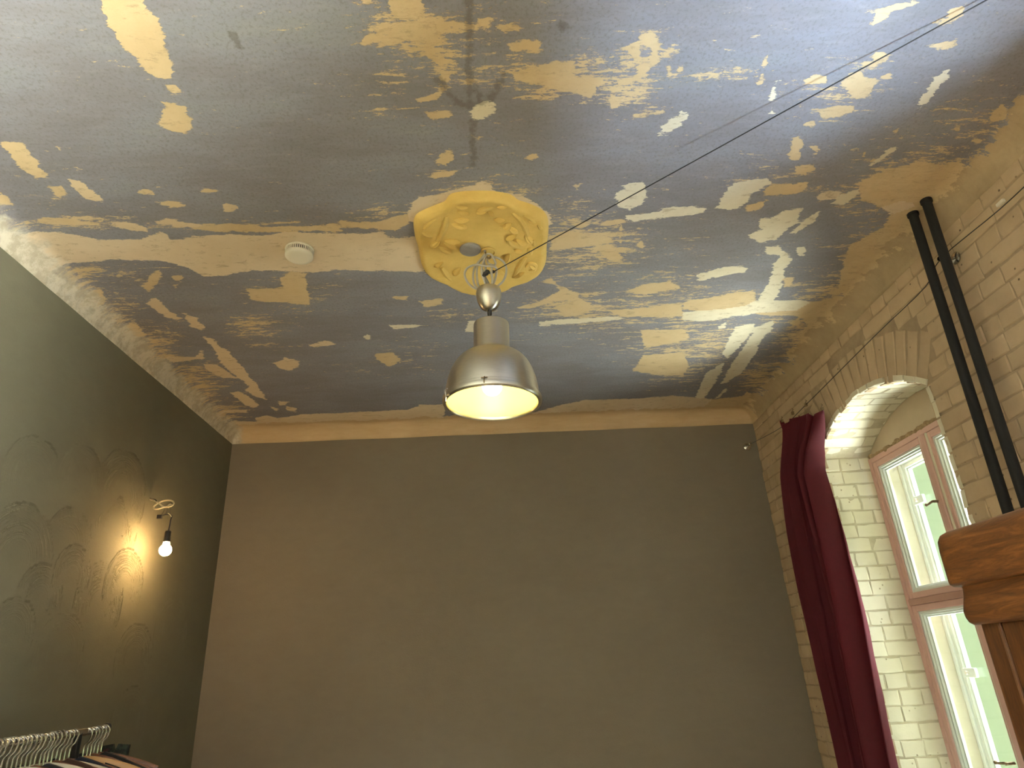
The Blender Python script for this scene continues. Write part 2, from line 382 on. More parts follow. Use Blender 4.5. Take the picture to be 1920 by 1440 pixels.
pp(1, 1280, 0, '1310,630 1350,540 1430,440 1495,390 1480,430 1390,560 1330,625', '195,1165 240,1080 290,1030 400,1010 480,1000 490,1030 380,1100 340,1160 260,1180', 
   '365,1320 440,1290 440,1230 500,1230 560,1190 670,1175 640,1260 560,1310 540,1350 430,1370', '610,1310 700,1230 770,1190 740,1250 640,1312', '830,1150 900,1090 980,1065 1000,1090 900,1152',
   '465,1390 540,1385 550,1430 480,1430', '1060,930 1130,860 1200,825 1180,860 1090,912', '495,560 510,470 545,455 520,490 510,560', '490,640 505,600 510,640')
pp(.7, 1280, 0, '755,1080 830,1070 900,1080 850,1120 760,1125')
pp(.02, 1280, 0, '990,1020 1180,950 1380,900 1300,890 1450,930 1560,910 1600,970 1700,960 1800,820 1860,740 1960,700 1990,850 1800,960 1500,1300 1400,1440 940,1440 1000,1340 1130,1280 1180,1190 1110,1165 1000,1120',
   '1725,650 1790,590 1840,620 1800,670 1730,695', '1640,790 1690,780 1650,815', '1520,710 1580,700 1540,750')
pp(.55, 1280, 0, '1110,1165 1200,1080 1380,1065 1490,1150 1480,1200 1400,1280 1280,1280 1210,1240')
pp(.1, 640, 320, '290,710 370,705 370,730 300,725', '440,735 560,725 570,750 470,765', '190,1030 290,1020 340,1070 270,1100 200,1060', '960,780 1100,740 1230,680 1200,640 1120,620 1180,600 1220,640 1340,690 1300,720 1190,740 1080,770',
   '1200,770 1290,740 1320,700 1410,760 1380,800 1290,820', '1340,690 1410,690 1380,715', '1600,680 1700,640 1850,620 1920,660 1700,700', '1690,900 1920,890 1960,930 1920,960 1700,1000', '1700,1040 1920,1020 1960,1100 1920,1150 1800,1150 1640,1130',
   '1440,440 1500,400 1530,440 1590,480 1560,520 1500,500', '1660,420 1690,400 1700,445', '1500,790 1700,770 1920,750 1920,820 1600,825', '1560,350 1575,300 1580,360 1570,410')
pp(.8, 640, 320, '270,870 390,865 480,870 400,880 290,890', '700,890 720,845 800,840 780,870 750,910 700,910', '118,935 145,918 177,935 150,952', '1110,850 1300,830 1540,820 1600,830 1500,845 1250,865 1120,870')
pp(.55, 640, 320, '1230,1320 1380,1290 1700,1280 1860,1265 1950,1270 2200,1300 2300,1300 2330,1450 1100,1560 1000,1380')
pp(.85, 1280, 400, '75,355 100,335 250,300 370,300 350,330 260,345 100,372', '500,360 520,280 560,220 620,250 575,320 560,400 520,480 440,540 400,520 460,430', '465,205 540,185 560,215 500,235', '640,190 690,185 690,240 650,250',
   '225,790 270,690 300,640 400,620 390,670 300,770 250,815', '215,960 280,840 380,700 410,640 510,600 510,650 450,700 410,790 330,900 250,950', '70,1040 130,900 230,840 220,890 140,1010 110,1045', '190,1040 240,980 255,990 210,1030', '193,640 240,618 252,640 215,652',
   '0,560 200,530 400,490 640,490 720,500 640,550 420,560 200,600 0,605')
pp(.2, 1280, 400, '0,500 200,465 400,430 420,490 370,540 200,555 0,540', '370,560 640,545 720,500 900,470 950,540 910,600 800,640 700,620 640,580', '930,190 1000,150 1130,130 1200,50 1280,80 1330,180 1270,260 1150,400 1040,490 960,500 900,460 880,400 900,300',
   '560,370 620,360 620,400 580,412', '600,620 660,580 660,640', '640,690 720,620 860,640 760,740 700,740', '500,890 560,870 570,900 520,915', '580,780 640,740 650,770 600,830',
   '-20,1060 190,1045 340,1030 360,1000 470,1060 440,1180 -20,1200')
# streaky scraped zones: cx cy rx ry weight (pixels)
SCRAPE = [(800, 60, 130, 75, 1), (880, 130, 160, 60, .6), (950, 110, 60, 40, .7), (1060, 150, 140, 55, .85), (1180, 175, 70, 45, .8), (1190, 120, 90, 60, .5), (740, 170, 120, 60, .5),
          (1370, 140, 90, 18, .7), (1560, 180, 130, 40, .55), (1600, 115, 80, 25, .6), (1690, 30, 60, 25, .4), (1100, 460, 130, 60, .95), (1110, 580, 150, 50, .8), (1250, 560, 160, 60, .6),
          (1290, 650, 130, 70, .75), (1080, 380, 70, 35, .5), (900, 350, 130, 25, .6), (770, 680, 90, 40, .35), (540, 560, 90, 45, .6), (480, 610, 70, 28, .75), (490, 650, 70, 14, .5),
          (250, 520, 90, 35, .5), (150, 520, 60, 50, .8), (210, 580, 70, 50, .7), (290, 660, 60, 60, .8), (370, 720, 60, 50, .9), (420, 770, 50, 25, .9), (330, 690, 50, 18, .7),
          (120, 415, 130, 14, .9), (420, 425, 250, 10, .7), (110, 390, 120, 30, .35), (700, 400, 60, 25, .6), (870, 590, 90, 25, .45), (1450, 330, 120, 40, .5), (1600, 380, 60, 40, .7),
          (1700, 330, 120, 60, .8), (1640, 480, 80, 60, 1), (1560, 560, 90, 50, .9), (1500, 640, 60, 60, .8), (1440, 710, 70, 40, .9), (1850, 230, 100, 60, .55), (1800, 330, 110, 50, .9), (1420, 600, 130, 40, .5),
          (1270, 690, 90, 40, .6), (900, 240, 60, 90, .25), (1330, 780, 90, 20, .8), (660, 690, 70, 20, .25), (1240, 470, 110, 60, .3), (1560, 470, 90, 40, .3), (820, 320, 50, 50, .3)]
STAIN = [[(880, -10), (880, 120), (882, 190)], [(886, 225), (888, 310)], [(822, 150), (845, 178), (866, 195), (885, 200)], [(945, 142), (932, 165), (920, 185), (900, 195)],
         [(893, 165), (900, 190)], [(433, 62), (447, 82)], [(1050, 44), (1058, 52)]]
def ceil_drop(s, r=HC - ZT):
    t = np.clip(s, 0, r); return r - np.sqrt(np.maximum(r * r - (r - t) ** 2, 0))
def make_ceiling():
    r = HC - ZT
    cx = np.concatenate([[XL - .03], XL + r * (1 - np.cos(np.linspace(0, PI/2, 9)))[:-1], np.arange(XL + r, XR - r, .0085), XR - r * (1 - np.cos(np.linspace(PI/2, 0, 9))), [XR + .03]])
    cy = np.concatenate([np.arange(YN, .95, .15), np.arange(.95, YB - r, .0085), YB - r * (1 - np.cos(np.linspace(PI/2, 0, 9))), [YB + .03]])
    X, Y = np.meshgrid(cx, cy); x = X.ravel(); y = Y.ravel()
    d = np.maximum(np.maximum(ceil_drop(x - XL), ceil_drop(XR - x)), ceil_drop(YB - y))
    wob = .0015 * np.sin(x * 9 + 2 * np.sin(y * 5)) * np.sin(y * 7.3)
    z = HC - d + wob
    ny, nx = X.shape; idx = np.arange(nx * ny).reshape(ny, nx)
    f = np.stack([idx[:-1, :-1], idx[1:, :-1], idx[1:, 1:], idx[:-1, 1:]], -1).reshape(-1, 4)
    me = bpy.data.meshes.new('ceiling'); n = len(x)
    me.vertices.add(n); me.vertices.foreach_set('co', np.stack([x, y, z], 1).astype('f4').ravel())
    me.loops.add(f.size); me.loops.foreach_set('vertex_index', f.ravel().astype('i4'))
    me.polygons.add(len(f)); me.polygons.foreach_set('loop_start', np.arange(0, f.size, 4, dtype='i4'))
    me.update(calc_edges=True)
    me.polygons.foreach_set('use_smooth', np.ones(len(f), bool))
    sd = np.full(n, -.1); tone = np.zeros(n); best = np.full(n, -.1)
    def plane(pts): return np.array([hit(a, b, 2, HC)[:2] for a, b in pts])
    for tn, pts in PATCH:
        q = plane(pts); lo = q.min(0) - .09; hi = q.max(0) + .09
        I = np.where((x > lo[0]) & (x < hi[0]) & (y > lo[1]) & (y < hi[1]))[0]
        if not len(I): continue
        px, py = x[I], y[I]; dm = np.full(len(I), 9.); ins = np.zeros(len(I), bool); m = len(q)
        for i in range(m):
            a, b = q[i], q[(i+1) % m]; e = b - a; L = max(e @ e, 1e-9)
            t = np.clip(((px - a[0]) * e[0] + (py - a[1]) * e[1]) / L, 0, 1)
            dm = np.minimum(dm, np.hypot(px - a[0] - t * e[0], py - a[1] - t * e[1]))
            c = (a[1] > py) != (b[1] > py)
            if a[1] != b[1]: ins ^= c & (px < (b[0] - a[0]) * (py - a[1]) / (b[1] - a[1]) + a[0])
        s_ = np.where(ins, dm, -dm)
        hw = max(s_.max(), .003)                     # thin patches keep their core
        s_ = np.where(ins, np.maximum(s_, 0) + .004, s_)
        up = s_ > best[I]; best[I[up]] = s_[up]; tone[I[up]] = tn
        sd[I] = np.maximum(sd[I], s_)
    scr = np.zeros(n)
    for a, b, rx, ry, w in SCRAPE:
        c0, c1, c2 = plane([(a, b), (a + rx, b), (a, b + ry)])
        u = c1 - c0; v = c2 - c0; det = u[0]*v[1] - u[1]*v[0]
        dx, dy = x - c0[0], y - c0[1]
        p_ = (dx * v[1] - dy * v[0]) / det; q_ = (dy * u[0] - dx * u[1]) / det
        scr = np.maximum(scr, w * np.exp(-(p_ * p_ + q_ * q_) * 1.1))
    st = np.full(n, 9.)
    for pts in STAIN:
        q = plane(pts)
        for a, b in zip(q[:-1], q[1:]):
            e = b - a; t = np.clip(((x - a[0]) * e[0] + (y - a[1]) * e[1]) / max(e @ e, 1e-9), 0, 1)
            st = np.minimum(st, np.hypot(x - a[0] - t * e[0], y - a[1] - t * e[1]))
    for nm, arr in (('patch', np.clip(sd, -.1, .1)), ('tone', tone), ('scrape', scr), ('stain', np.clip(st, 0, .2)), ('edge_left', np.clip(x - XL, 0, .6)), ('edge_back', np.clip(YB - y, 0, .6)), ('edge_right', np.clip(XR - x, 0, .6))):
        at = me.attributes.new(nm, 'FLOAT', 'POINT'); at.data.foreach_set('value', arr.astype('f4'))
    m, nt, b = new_mat('old_ceiling_plaster'); p = pos_n(nt)
    nb = noise_n(nt, p, 2.2, 7, .62, (1, 2.6, 1)); nf = noise_n(nt, p, 20, 7, .7, (.35, 1.8, 1)); ng = noise_n(nt, p, 90, 5, .7)
    base = ramp_n(nt, nb, [(.28, (.172, .168, .178)), (.45, (.194, .189, .212)), (.60, (.212, .216, .250)), (.75, (.218, .226, .238))])
    base = mix_n(nt, math_n(nt, 'MULTIPLY', step_n(nt, nf, .48, .75), .35), base, (.275, .272, .282))
    base = mix_n(nt, math_n(nt, 'MULTIPLY', step_n(nt, noise_n(nt, p, 5, 8, .75, (.5, 1.6, 1)), .55, .75), .35), base, (.125, .120, .128))
    base = mix_n(nt, math_n(nt, 'MULTIPLY', step_n(nt, ng, .48, .66), .5), base, (.125, .115, .112))
    pa = attr_n(nt, 'patch'); to = attr_n(nt, 'tone'); sc = attr_n(nt, 'scrape'); sa = attr_n(nt, 'stain')
    # ragged outline: the outline's distance plus streaky noise
    rag = math_n(nt, 'MULTIPLY', math_n(nt, 'SUBTRACT', noise_n(nt, p, 13, 8, .72, (.55, 1.7, 1)), .5), .10)
    rag = math_n(nt, 'ADD', rag, math_n(nt, 'MULTIPLY', math_n(nt, 'SUBTRACT', noise_n(nt, p, 45, 7, .75, (.6, 1.6, 1)), .5), .05))
    pd = math_n(nt, 'ADD', pa, rag)
    mk = step_n(nt, pd, -.001, .0035)
    n3 = noise_n(nt, p, 15, 10, .78, (.42, 2.4, 1), None, .3)
    n3 = math_n(nt, 'ADD', math_n(nt, 'MULTIPLY', n3, .62), math_n(nt, 'MULTIPLY', noise_n(nt, p, 48, 8, .8, (.7, 1.6, 1)), .38))
    sk = step_n(nt, math_n(nt, 'ADD', n3, math_n(nt, 'MULTIPLY', sc, .15)), .602, .616)
    fleck = step_n(nt, noise_n(nt, p, 38, 6, .75, (.6, 1.5, 1)), .685, .70)
    tan = mix_n(nt, noise_n(nt, p, 6, 6, .7), (.43, .315, .175), (.62, .495, .31))
    pale = mix_n(nt, noise_n(nt, p, 9, 6, .7), (.53, .475, .345), (.70, .65, .52))
    peach = mix_n(nt, noise_n(nt, p, 5, 6, .7), (.50, .395, .265), (.70, .59, .44))
    patchc = mix_n(nt, step_n(nt, to, .3, .5), tan, peach); patchc = mix_n(nt, step_n(nt, to, .6, .85), patchc, pale)
    wear = math_n(nt, 'MULTIPLY', step_n(nt, noise_n(nt, p, 26, 8, .75, (.6, 1.4, 1)), .54, .66), .6)
    patchc = mix_n(nt, wear, patchc, (.30, .235, .155))
    c = mix_n(nt, math_n(nt, 'MULTIPLY', fleck, .7), base, tan)
    c = mix_n(nt, sk, c, tan)
    c = mix_n(nt, mk, c, patchc)
    # bare plaster of the coves
    rg2 = math_n(nt, 'MULTIPLY', math_n(nt, 'SUBTRACT', noise_n(nt, p, 9, 7, .7), .5), .22)
    eb = step_n(nt, math_n(nt, 'ADD', attr_n(nt, 'edge_back'), rg2), .135, .12)
    el = step_n(nt, math_n(nt, 'ADD', attr_n(nt, 'edge_left'), rg2), .085, .03)
    er = step_n(nt, math_n(nt, 'ADD', attr_n(nt, 'edge_right'), math_n(nt, 'MULTIPLY', rg2, 1.9)), .075, .065)
    cb = mix_n(nt, noise_n(nt, p, 4, 7, .7, (1, 4, 4)), (.40, .27, .13), (.62, .48, .31))
    cl = mix_n(nt, step_n(nt, noise_n(nt, p, 16, 8, .75), .4, .6), (.38, .34, .265), (.54, .505, .42))
    cr = mix_n(nt, noise_n(nt, p, 6, 7, .75), (.24, .175, .105), (.52, .41, .26))
    c = mix_n(nt, er, c, cr); c = mix_n(nt, eb, c, cb); c = mix_n(nt, math_n(nt, 'MULTIPLY', el, .92), c, cl)
    sm = math_n(nt, 'MULTIPLY', step_n(nt, math_n(nt, 'ADD', sa, math_n(nt, 'MULTIPLY', math_n(nt, 'SUBTRACT', noise_n(nt, p, 30, 5, .7), .5), .07)), .018, .002), .5)
    c = mix_n(nt, sm, c, (.075, .058, .040))
    lk(nt, c, b.inputs['Base Color']); b.inputs['Roughness'].default_value = .72; b.inputs['Specular IOR Level'].default_value = .3
    h = math_n(nt, 'ADD', math_n(nt, 'MULTIPLY', mk, .5), math_n(nt, 'MULTIPLY', nf, .6))
    h = math_n(nt, 'SUBTRACT', h, math_n(nt, 'MULTIPLY', sk, .25)); h = math_n(nt, 'ADD', h, math_n(nt, 'MULTIPLY', ng, .3))
    bump_n(nt, h, b, .5, .004)
    me.materials.append(m)
    o = bpy.data.objects.new('ceiling', me); COL.objects.link(o)
    return tag(o, kind='structure')
make_ceiling()
# the roof void above keeps the sun out
# ------------------------------------------------------------------ walls and floor
tag(MB().box((XL - .25, YN - .25, -.2), (XR + .6, YB + .25, 0)).build('floor', M['floor']), kind='structure')
tag(MB().box((XL - .25, YB, 0), (XR + .55, YB + .25, 3.5)).build('wall_back', M['wall_back']), kind='structure')
tag(MB().box((XL - .25, YN - .25, 0), (XR + .55, YN, 3.5)).build('wall_near', M['near_wall']), kind='structure')
FANS = [((126, 1022), (127, 950)), ((217, 985), (217, 905)), ((227, 930), (220, 842)), ((30, 1050), (20, 945)), ((73, 1125), (77, 1055)), ((185, 1135), (187, 1052)),
        ((135, 1080), (140, 1020)), ((232, 1100), (230, 1030)), ((60, 900), (60, 815)), ((150, 900), (150, 830)), ((250, 1240), (250, 1170)), ((110, 1230), (110, 1150)), ((240, 1360), (240, 1290)),
        ((20, 1190), (20, 1120)), ((320, 1190), (325, 1120))]
def left_wall():
    ys = np.concatenate([np.arange(YN, 1.8, .2), np.arange(1.8, YB + .012, .012)]); ys[-1] = YB
    zs = np.linspace(0, 3.5, 251)
    Yg, Zg = np.meshgrid(ys, zs); y = Yg.ravel(); z = Zg.ravel(); n = len(y)
    R_ = np.full(n, 9.); m_ = np.zeros(n); cov = np.full(n, -1.)
    for i, (c, t) in enumerate(FANS):
        a = hit(*c, 0, XL); b = hit(*t, 0, XL); rad = (b - a).length
        d = np.hypot(y - a.y, z - a.z); ang = np.arctan2(z - a.z, np.abs(y - a.y))
        w = np.clip((rad - d) / .01, 0, 1) * np.clip((d - rad * .28) / .05, 0, 1) * np.clip((ang + .55) / .5, 0, 1) * (1 if i < 8 else .35)
        on = (d < rad) & (ang > -.6)
        near = (~on) & (d < rad + .03) & (ang > -.75); m_[near] *= np.clip((d[near] - rad - .012) / .018, 0, 1)
        R_[on] = d[on] + i * 1.7; m_[on] = w[on]
    ny, nx = Yg.shape; k = 2 * n
    vs = np.stack([np.full(n, XL), y, z], 1)
    idx = np.arange(n).reshape(ny, nx)
    f = np.stack([idx[:-1, :-1], idx[:-1, 1:], idx[1:, 1:], idx[1:, :-1]], -1).reshape(-1, 4).tolist()
    vb = vs.copy(); vb[:, 0] -= .25
    c = [idx[0, 0], idx[0, -1], idx[-1, -1], idx[-1, 0]]
    v2 = np.concatenate([vs, vb[c]])
    # outer box: sides and back
    rim = [idx[0, :].tolist(), idx[:, -1].tolist(), idx[-1, ::-1].tolist(), idx[::-1, 0].tolist()]
    for e, (p_, q_) in zip(rim, ((n, n+1), (n+1, n+2), (n+2, n+3), (n+3, n))): f.append(e[::-1] + [p_, q_])
    f.append([n, n+3, n+2, n+1])
    me = bpy.data.meshes.new('wall_left'); me.from_pydata(v2.tolist(), [], f); me.materials.append(M['wall_left'])
    pad = np.zeros(4)
    for nm, arr in (('fan_r', np.concatenate([R_, pad])), ('fan_m', np.concatenate([m_, pad]))):
        at = me.attributes.new(nm, 'FLOAT', 'POINT'); at.data.foreach_set('value', arr.astype('f4'))
    o = bpy.data.objects.new('wall_left', me); COL.objects.link(o); return tag(o, kind='structure')
left_wall()

# right wall: masonry with two segmental-arched openings
YC, HALF, AR, AZ = 3.185, .535, .927, .313 + ZC      # opening centre, half width, arch radius, arch centre height
YC2, YC3 = .78, -1.35
SPR = AZ + math.sqrt(AR ** 2 - HALF ** 2); SILL = .80
XI, XO = XR + .009, 2.215
def opening(yc, n=16):
    h = HALF + .006; t0 = math.asin(h / AR)
    arch = [(yc + (AR + .006) * math.sin(-t0 + 2 * t0 * i / n), AZ + (AR + .006) * math.cos(-t0 + 2 * t0 * i / n)) for i in range(n + 1)]
    return arch
def wall_right_mesh():
    b = MB(); t = .30
    XE = 2.40
    def block(y0, y1, z0, z1): b.box((XI, y0, z0), (XE, y1, z1))
    e = HALF + .006
    block(YN, YC3 - e, 0, ZT + .3); block(YC3 + e, YC2 - e, 0, ZT + .3); block(YC2 + e, YC - e, 0, ZT + .3); block(YC + e, YB, 0, ZT + .3)
    for yc in (YC3, YC2, YC):
        block(yc - e, yc + e, 0, SILL)
        a = opening(yc)
        for (y0, z0), (y1, z1) in zip(a[:-1], a[1:]):
            y0c, y1c = max(y0, yc - e), min(y1, yc + e)
            b.add([(XI, y0c, z0), (XI, y1c, z1), (XI, y1c, ZT + .3), (XI, y0c, ZT + .3), (XE, y0c, z0), (XE, y1c, z1), (XE, y1c, ZT + .3), (XE, y0c, ZT + .3)],
                  [(0,1,2,3), (4,7,6,5), (0,4,5,1), (3,2,6,7), (0,3,7,4), (1,5,6,2)])
    g = HALF + .15                      # wider rebate outside the box windows
    ys = [YN, YC3 - g, YC3 + g, YC2 - g, YC2 + g, YC - g, YC + g, YB]
    for k in range(0, 8, 2): b.box((2.40, ys[k], 0), (2.50, ys[k+1], 3.5))
    for yc in (YC3, YC2, YC): b.box((2.40, yc - g, 0), (2.50, yc + g, SILL - .02)).box((2.40, yc - g, 3.05), (2.50, yc + g, 3.5))
    return b
wall_right = tag(wall_right_mesh().build('wall_right', M['mortar']), kind='structure')

tag(MB().box((2.50, 1.75, -3), (2.95, 2.10, 6)).build('added_spill_blocker', M['near_wall']), kind='structure')     # added pier, never in view, blocks lamp spill along the outer wall
# bricks ------------------------------------------------------------------
def brick_mesh(name, L, Hh, D, mat, seed):
    r = random.Random(seed); nx, ny = (5, 3) if L > .15 else (4, 3); e = .005
    vs = []; fs = []
    def ring(x, y): return x, y
    g = {}
    for j in range(ny):
        for i in range(nx):
            x = -L/2 + e + (L - 2*e) * i / (nx - 1); y = -Hh/2 + e + (Hh - 2*e) * j / (ny - 1)
            edge = i in (0, nx-1) or j in (0, ny-1)
            g[i, j] = len(vs)
            vs.append((x + r.uniform(-.003, .003), y + r.uniform(-.002, .002), r.uniform(-.0025, .001) - (.0008 if edge else 0)))
    for j in range(ny - 1):
        for i in range(nx - 1): fs.append((g[i,j], g[i+1,j], g[i+1,j+1], g[i,j+1]))
    per = [(i, 0) for i in range(nx)] + [(nx-1, j) for j in range(1, ny)] + [(i, ny-1) for i in range(nx-2, -1, -1)] + [(0, j) for j in range(ny-2, 0, -1)]
    P = [g[k] for k in per]; m = len(P)
    A = []; B = []
    for q in P:
        x, y, z = vs[q]
        sx = (1 if x > 0 else -1) if abs(x) > L/2 - 2.2*e else 0; sy = (1 if y > 0 else -1) if abs(y) > Hh/2 - 2.2*e else 0
        X = x + sx * (e + r.uniform(-.003, .002)); Y = y + sy * (e + r.uniform(-.0032, .0012))
        A.append(len(vs)); vs.append((X, Y, -.005)); B.append(len(vs)); vs.append((X, Y, -D))
    for k in range(m):
        l = (k + 1) % m
        fs.append((P[l], P[k], A[k], A[l])); fs.append((A[l], A[k], B[k], B[l]))
    me = bpy.data.meshes.new(name); me.from_pydata(vs, [], [f for f in fs]); me.materials.append(mat)
    bm = bmesh.new(); bm.from_mesh(me); bmesh.ops.recalc_face_normals(bm, faces=bm.faces)
    bm.to_mesh(me); bm.free()
    me.polygons.foreach_set('use_smooth', [True] * len(me.polygons)); me.set_sharp_from_angle(angle=math.radians(26))
    return me
CS = .077
STR = [brick_mesh('brick', .240, .0722, .035, M['brick'], k) for k in range(6)]
HED = [brick_mesh('brick', .114, .0722, .035, M['brick'], 20 + k) for k in range(6)]
RST = [brick_mesh('reveal_brick', .240, .0725, .03, M['brick_reveal'], 40 + k) for k in range(6)]
RHE = [brick_mesh('reveal_brick', .114, .0725, .03, M['brick_reveal'], 60 + k) for k in range(6)]
VOU = [brick_mesh('arch_brick', .243, .066, .035, M['brick'], 80 + k) for k in range(4)]
NBR = [0, 0]
def place(me, parent, pos, ax, ah, an, sx=1, name='brick', cull=True, jit=.0025, sy=1):
    if cull:
        u, v = proj(pos)
        if not (-70 < u < 1990 and -70 < v < 1510): return
    o = bpy.data.objects.new(name, me); COL.objects.link(o)
    ax, ah, an = Vector(ax), Vector(ah), Vector(an)
    t = rnd.uniform(-.012, .012)
    ax2 = ax * math.cos(t) + ah * math.sin(t); ah2 = ah * math.cos(t) - ax * math.sin(t)
    mt = Matrix.Identity(4)
    for i in range(3): mt[i][0] = ax2[i] * sx; mt[i][1] = ah2[i] * sy; mt[i][2] = an[i]
    mt.translation = Vector(pos) + an * rnd.uniform(-jit, jit * .4)
    o.parent = parent; o.matrix_world = mt
    return o
def halfw(z):
    """half width kept free of coursed bricks at height z (opening, then the arch ring)"""
    t0 = math.asin(HALF / AR); RO = AR + .25
    if z < SPR: return HALF
    ze = AZ + RO * math.cos(t0)
    if z < ze: return HALF + (z - SPR) * math.tan(t0)
    if z < AZ + RO: return math.sqrt(max(RO ** 2 - (z - AZ) ** 2, 0))
    return 0
ncourse = int((ZT + .09 - SILL + .4) / CS)
for c in range(ncourse):
    z = ZT - .002 - CS * (c + .5) + .02
    w = max(halfw(z - CS * .4), halfw(z + CS * .4)) if z > SPR - CS else halfw(z)
    iv = [(1.1, YB)] if w < .02 else [(1.1, YC - w), (YC + w, YB)]
    for k, (a, b_) in enumerate(iv):
        # lay from the opening outwards so the edge bricks are whole
        rev = (k == 0 and w > 0.02); pos = b_ if rev else a; end = a if rev else b_; sg = -1 if rev else 1
        head = c % 2 == 0; first = True
        pos += sg * rnd.uniform(-.009, .006) * (1 if w > .02 else 0)
        if w == 0: pos += rnd.uniform(0, .12)
        while (end - pos) * sg > .03:
            L = .113 if head else .238
            if first and not head and w > .02 and rnd.random() < .3: L = .175
            if rnd.random() < .08: L *= rnd.uniform(.75, .95)
            L = min(L, (end - pos) * sg - .004)
            src = HED if L < .16 else STR
            place(rnd.choice(src), wall_right, (XR + .002, pos + sg * L / 2, z + rnd.uniform(-.002, .002)), (0, -1, 0), (0, 0, 1), (-1, 0, 0), L / (.113 if L < .16 else .238))
            pos += sg * (L + rnd.uniform(.004, .008)); first = False
            if rnd.random() < .04: head = not head
# arch ring on the room face
t0 = math.asin(HALF / AR); nv = 16
for i in range(nv):
    t = -t0 + 2 * t0 * (i + .5) / nv; rm = AR + .122 + rnd.uniform(-.006, .004)
    place(rnd.choice(VOU), wall_right, (XR + .001, YC + rm * math.sin(t), AZ + rm * math.cos(t)), (0, math.sin(t), math.cos(t)), (0, math.cos(t), -math.sin(t)), (-1, 0, 0), 1, sy=1.05)
# reveal lining: jambs and soffit of the window opening, each brick a piece
def reveal_shell():
    b = MB(); x0, x1 = XR + .012, XO
    a = [(YC - HALF - .003, SILL)] + [(y, z) for y, z in opening(YC)] + [(YC + HALF + .003, SILL)]
    a = [(min(max(y, YC - HALF - .003), YC + HALF + .003), z - (.002 if 0 < i < len(a) - 1 else 0)) for i, (y, z) in enumerate(a)]
    for (y0, z0), (y1, z1) in zip(a[:-1], a[1:]):
        b.add([(x0, y0, z0), (x1, y0, z0), (x1, y1, z1), (x0, y1, z1)], [(0, 1, 2, 3)])
    return b
M['mortar_reveal'] = simple('cream_mortar', (.54, .48, .35), (.40, .35, .24), .85, 0, 14, .6, None, 60)
trim_1 = tag(reveal_shell().build('trim_1', M['mortar_reveal'], fixn=False), kind='structure')
DX = XO - XR
for c in range(int((SPR - SILL) / CS) + 1):
    z = SPR - .006 - CS * (c + .5)
    if z < SILL + .02: break
    for side in (1, -1):
        y = YC + side * (HALF - .002); pos = XR + .001 + rnd.uniform(-.004, .004); k = c % 2
        seq = [[.113, .113, .07], [.06, .113, .113], [.175, .113], [.113, .175]][(c * 7 + (0 if side > 0 else 2)) % 4]
        for L in seq:
            L = min(L, XO - pos - .004)
            if L < .02: break
            src, l0 = (RHE, .113) if L < .15 else (RST, .238)
            ax = (1, 0, 0) if side > 0 else (-1, 0, 0)
            place(rnd.choice(src), trim_1, (pos + L / 2, y, z + rnd.uniform(-.0025, .0025)), ax, (0, 0, 1), (0, -side, 0), L / l0, cull=False)
            pos += L + rnd.uniform(.004, .008)
ns = 15
for i in range(ns):
    t = -t0 + 2 * t0 * (i + .5) / ns; pos = XR + .001 + rnd.uniform(-.008, .006)
    for L in ([.238, .06] if i % 2 else [.113, .185]):
        L = min(L, XO - pos - .003)
        if L < .02: break
        src, l0 = (RHE, .113) if L < .15 else (RST, .238)
        n = Vector((0, -math.sin(t), -math.cos(t))); rr = AR - .001
        place(rnd.choice(src), trim_1, (pos + L / 2, YC + rr * math.sin(t), AZ + rr * math.cos(t)), (1, 0, 0), (0, -math.cos(t), math.sin(t)), n, L / l0, cull=False, jit=.004)
        pos += L + rnd.uniform(.005, .009)

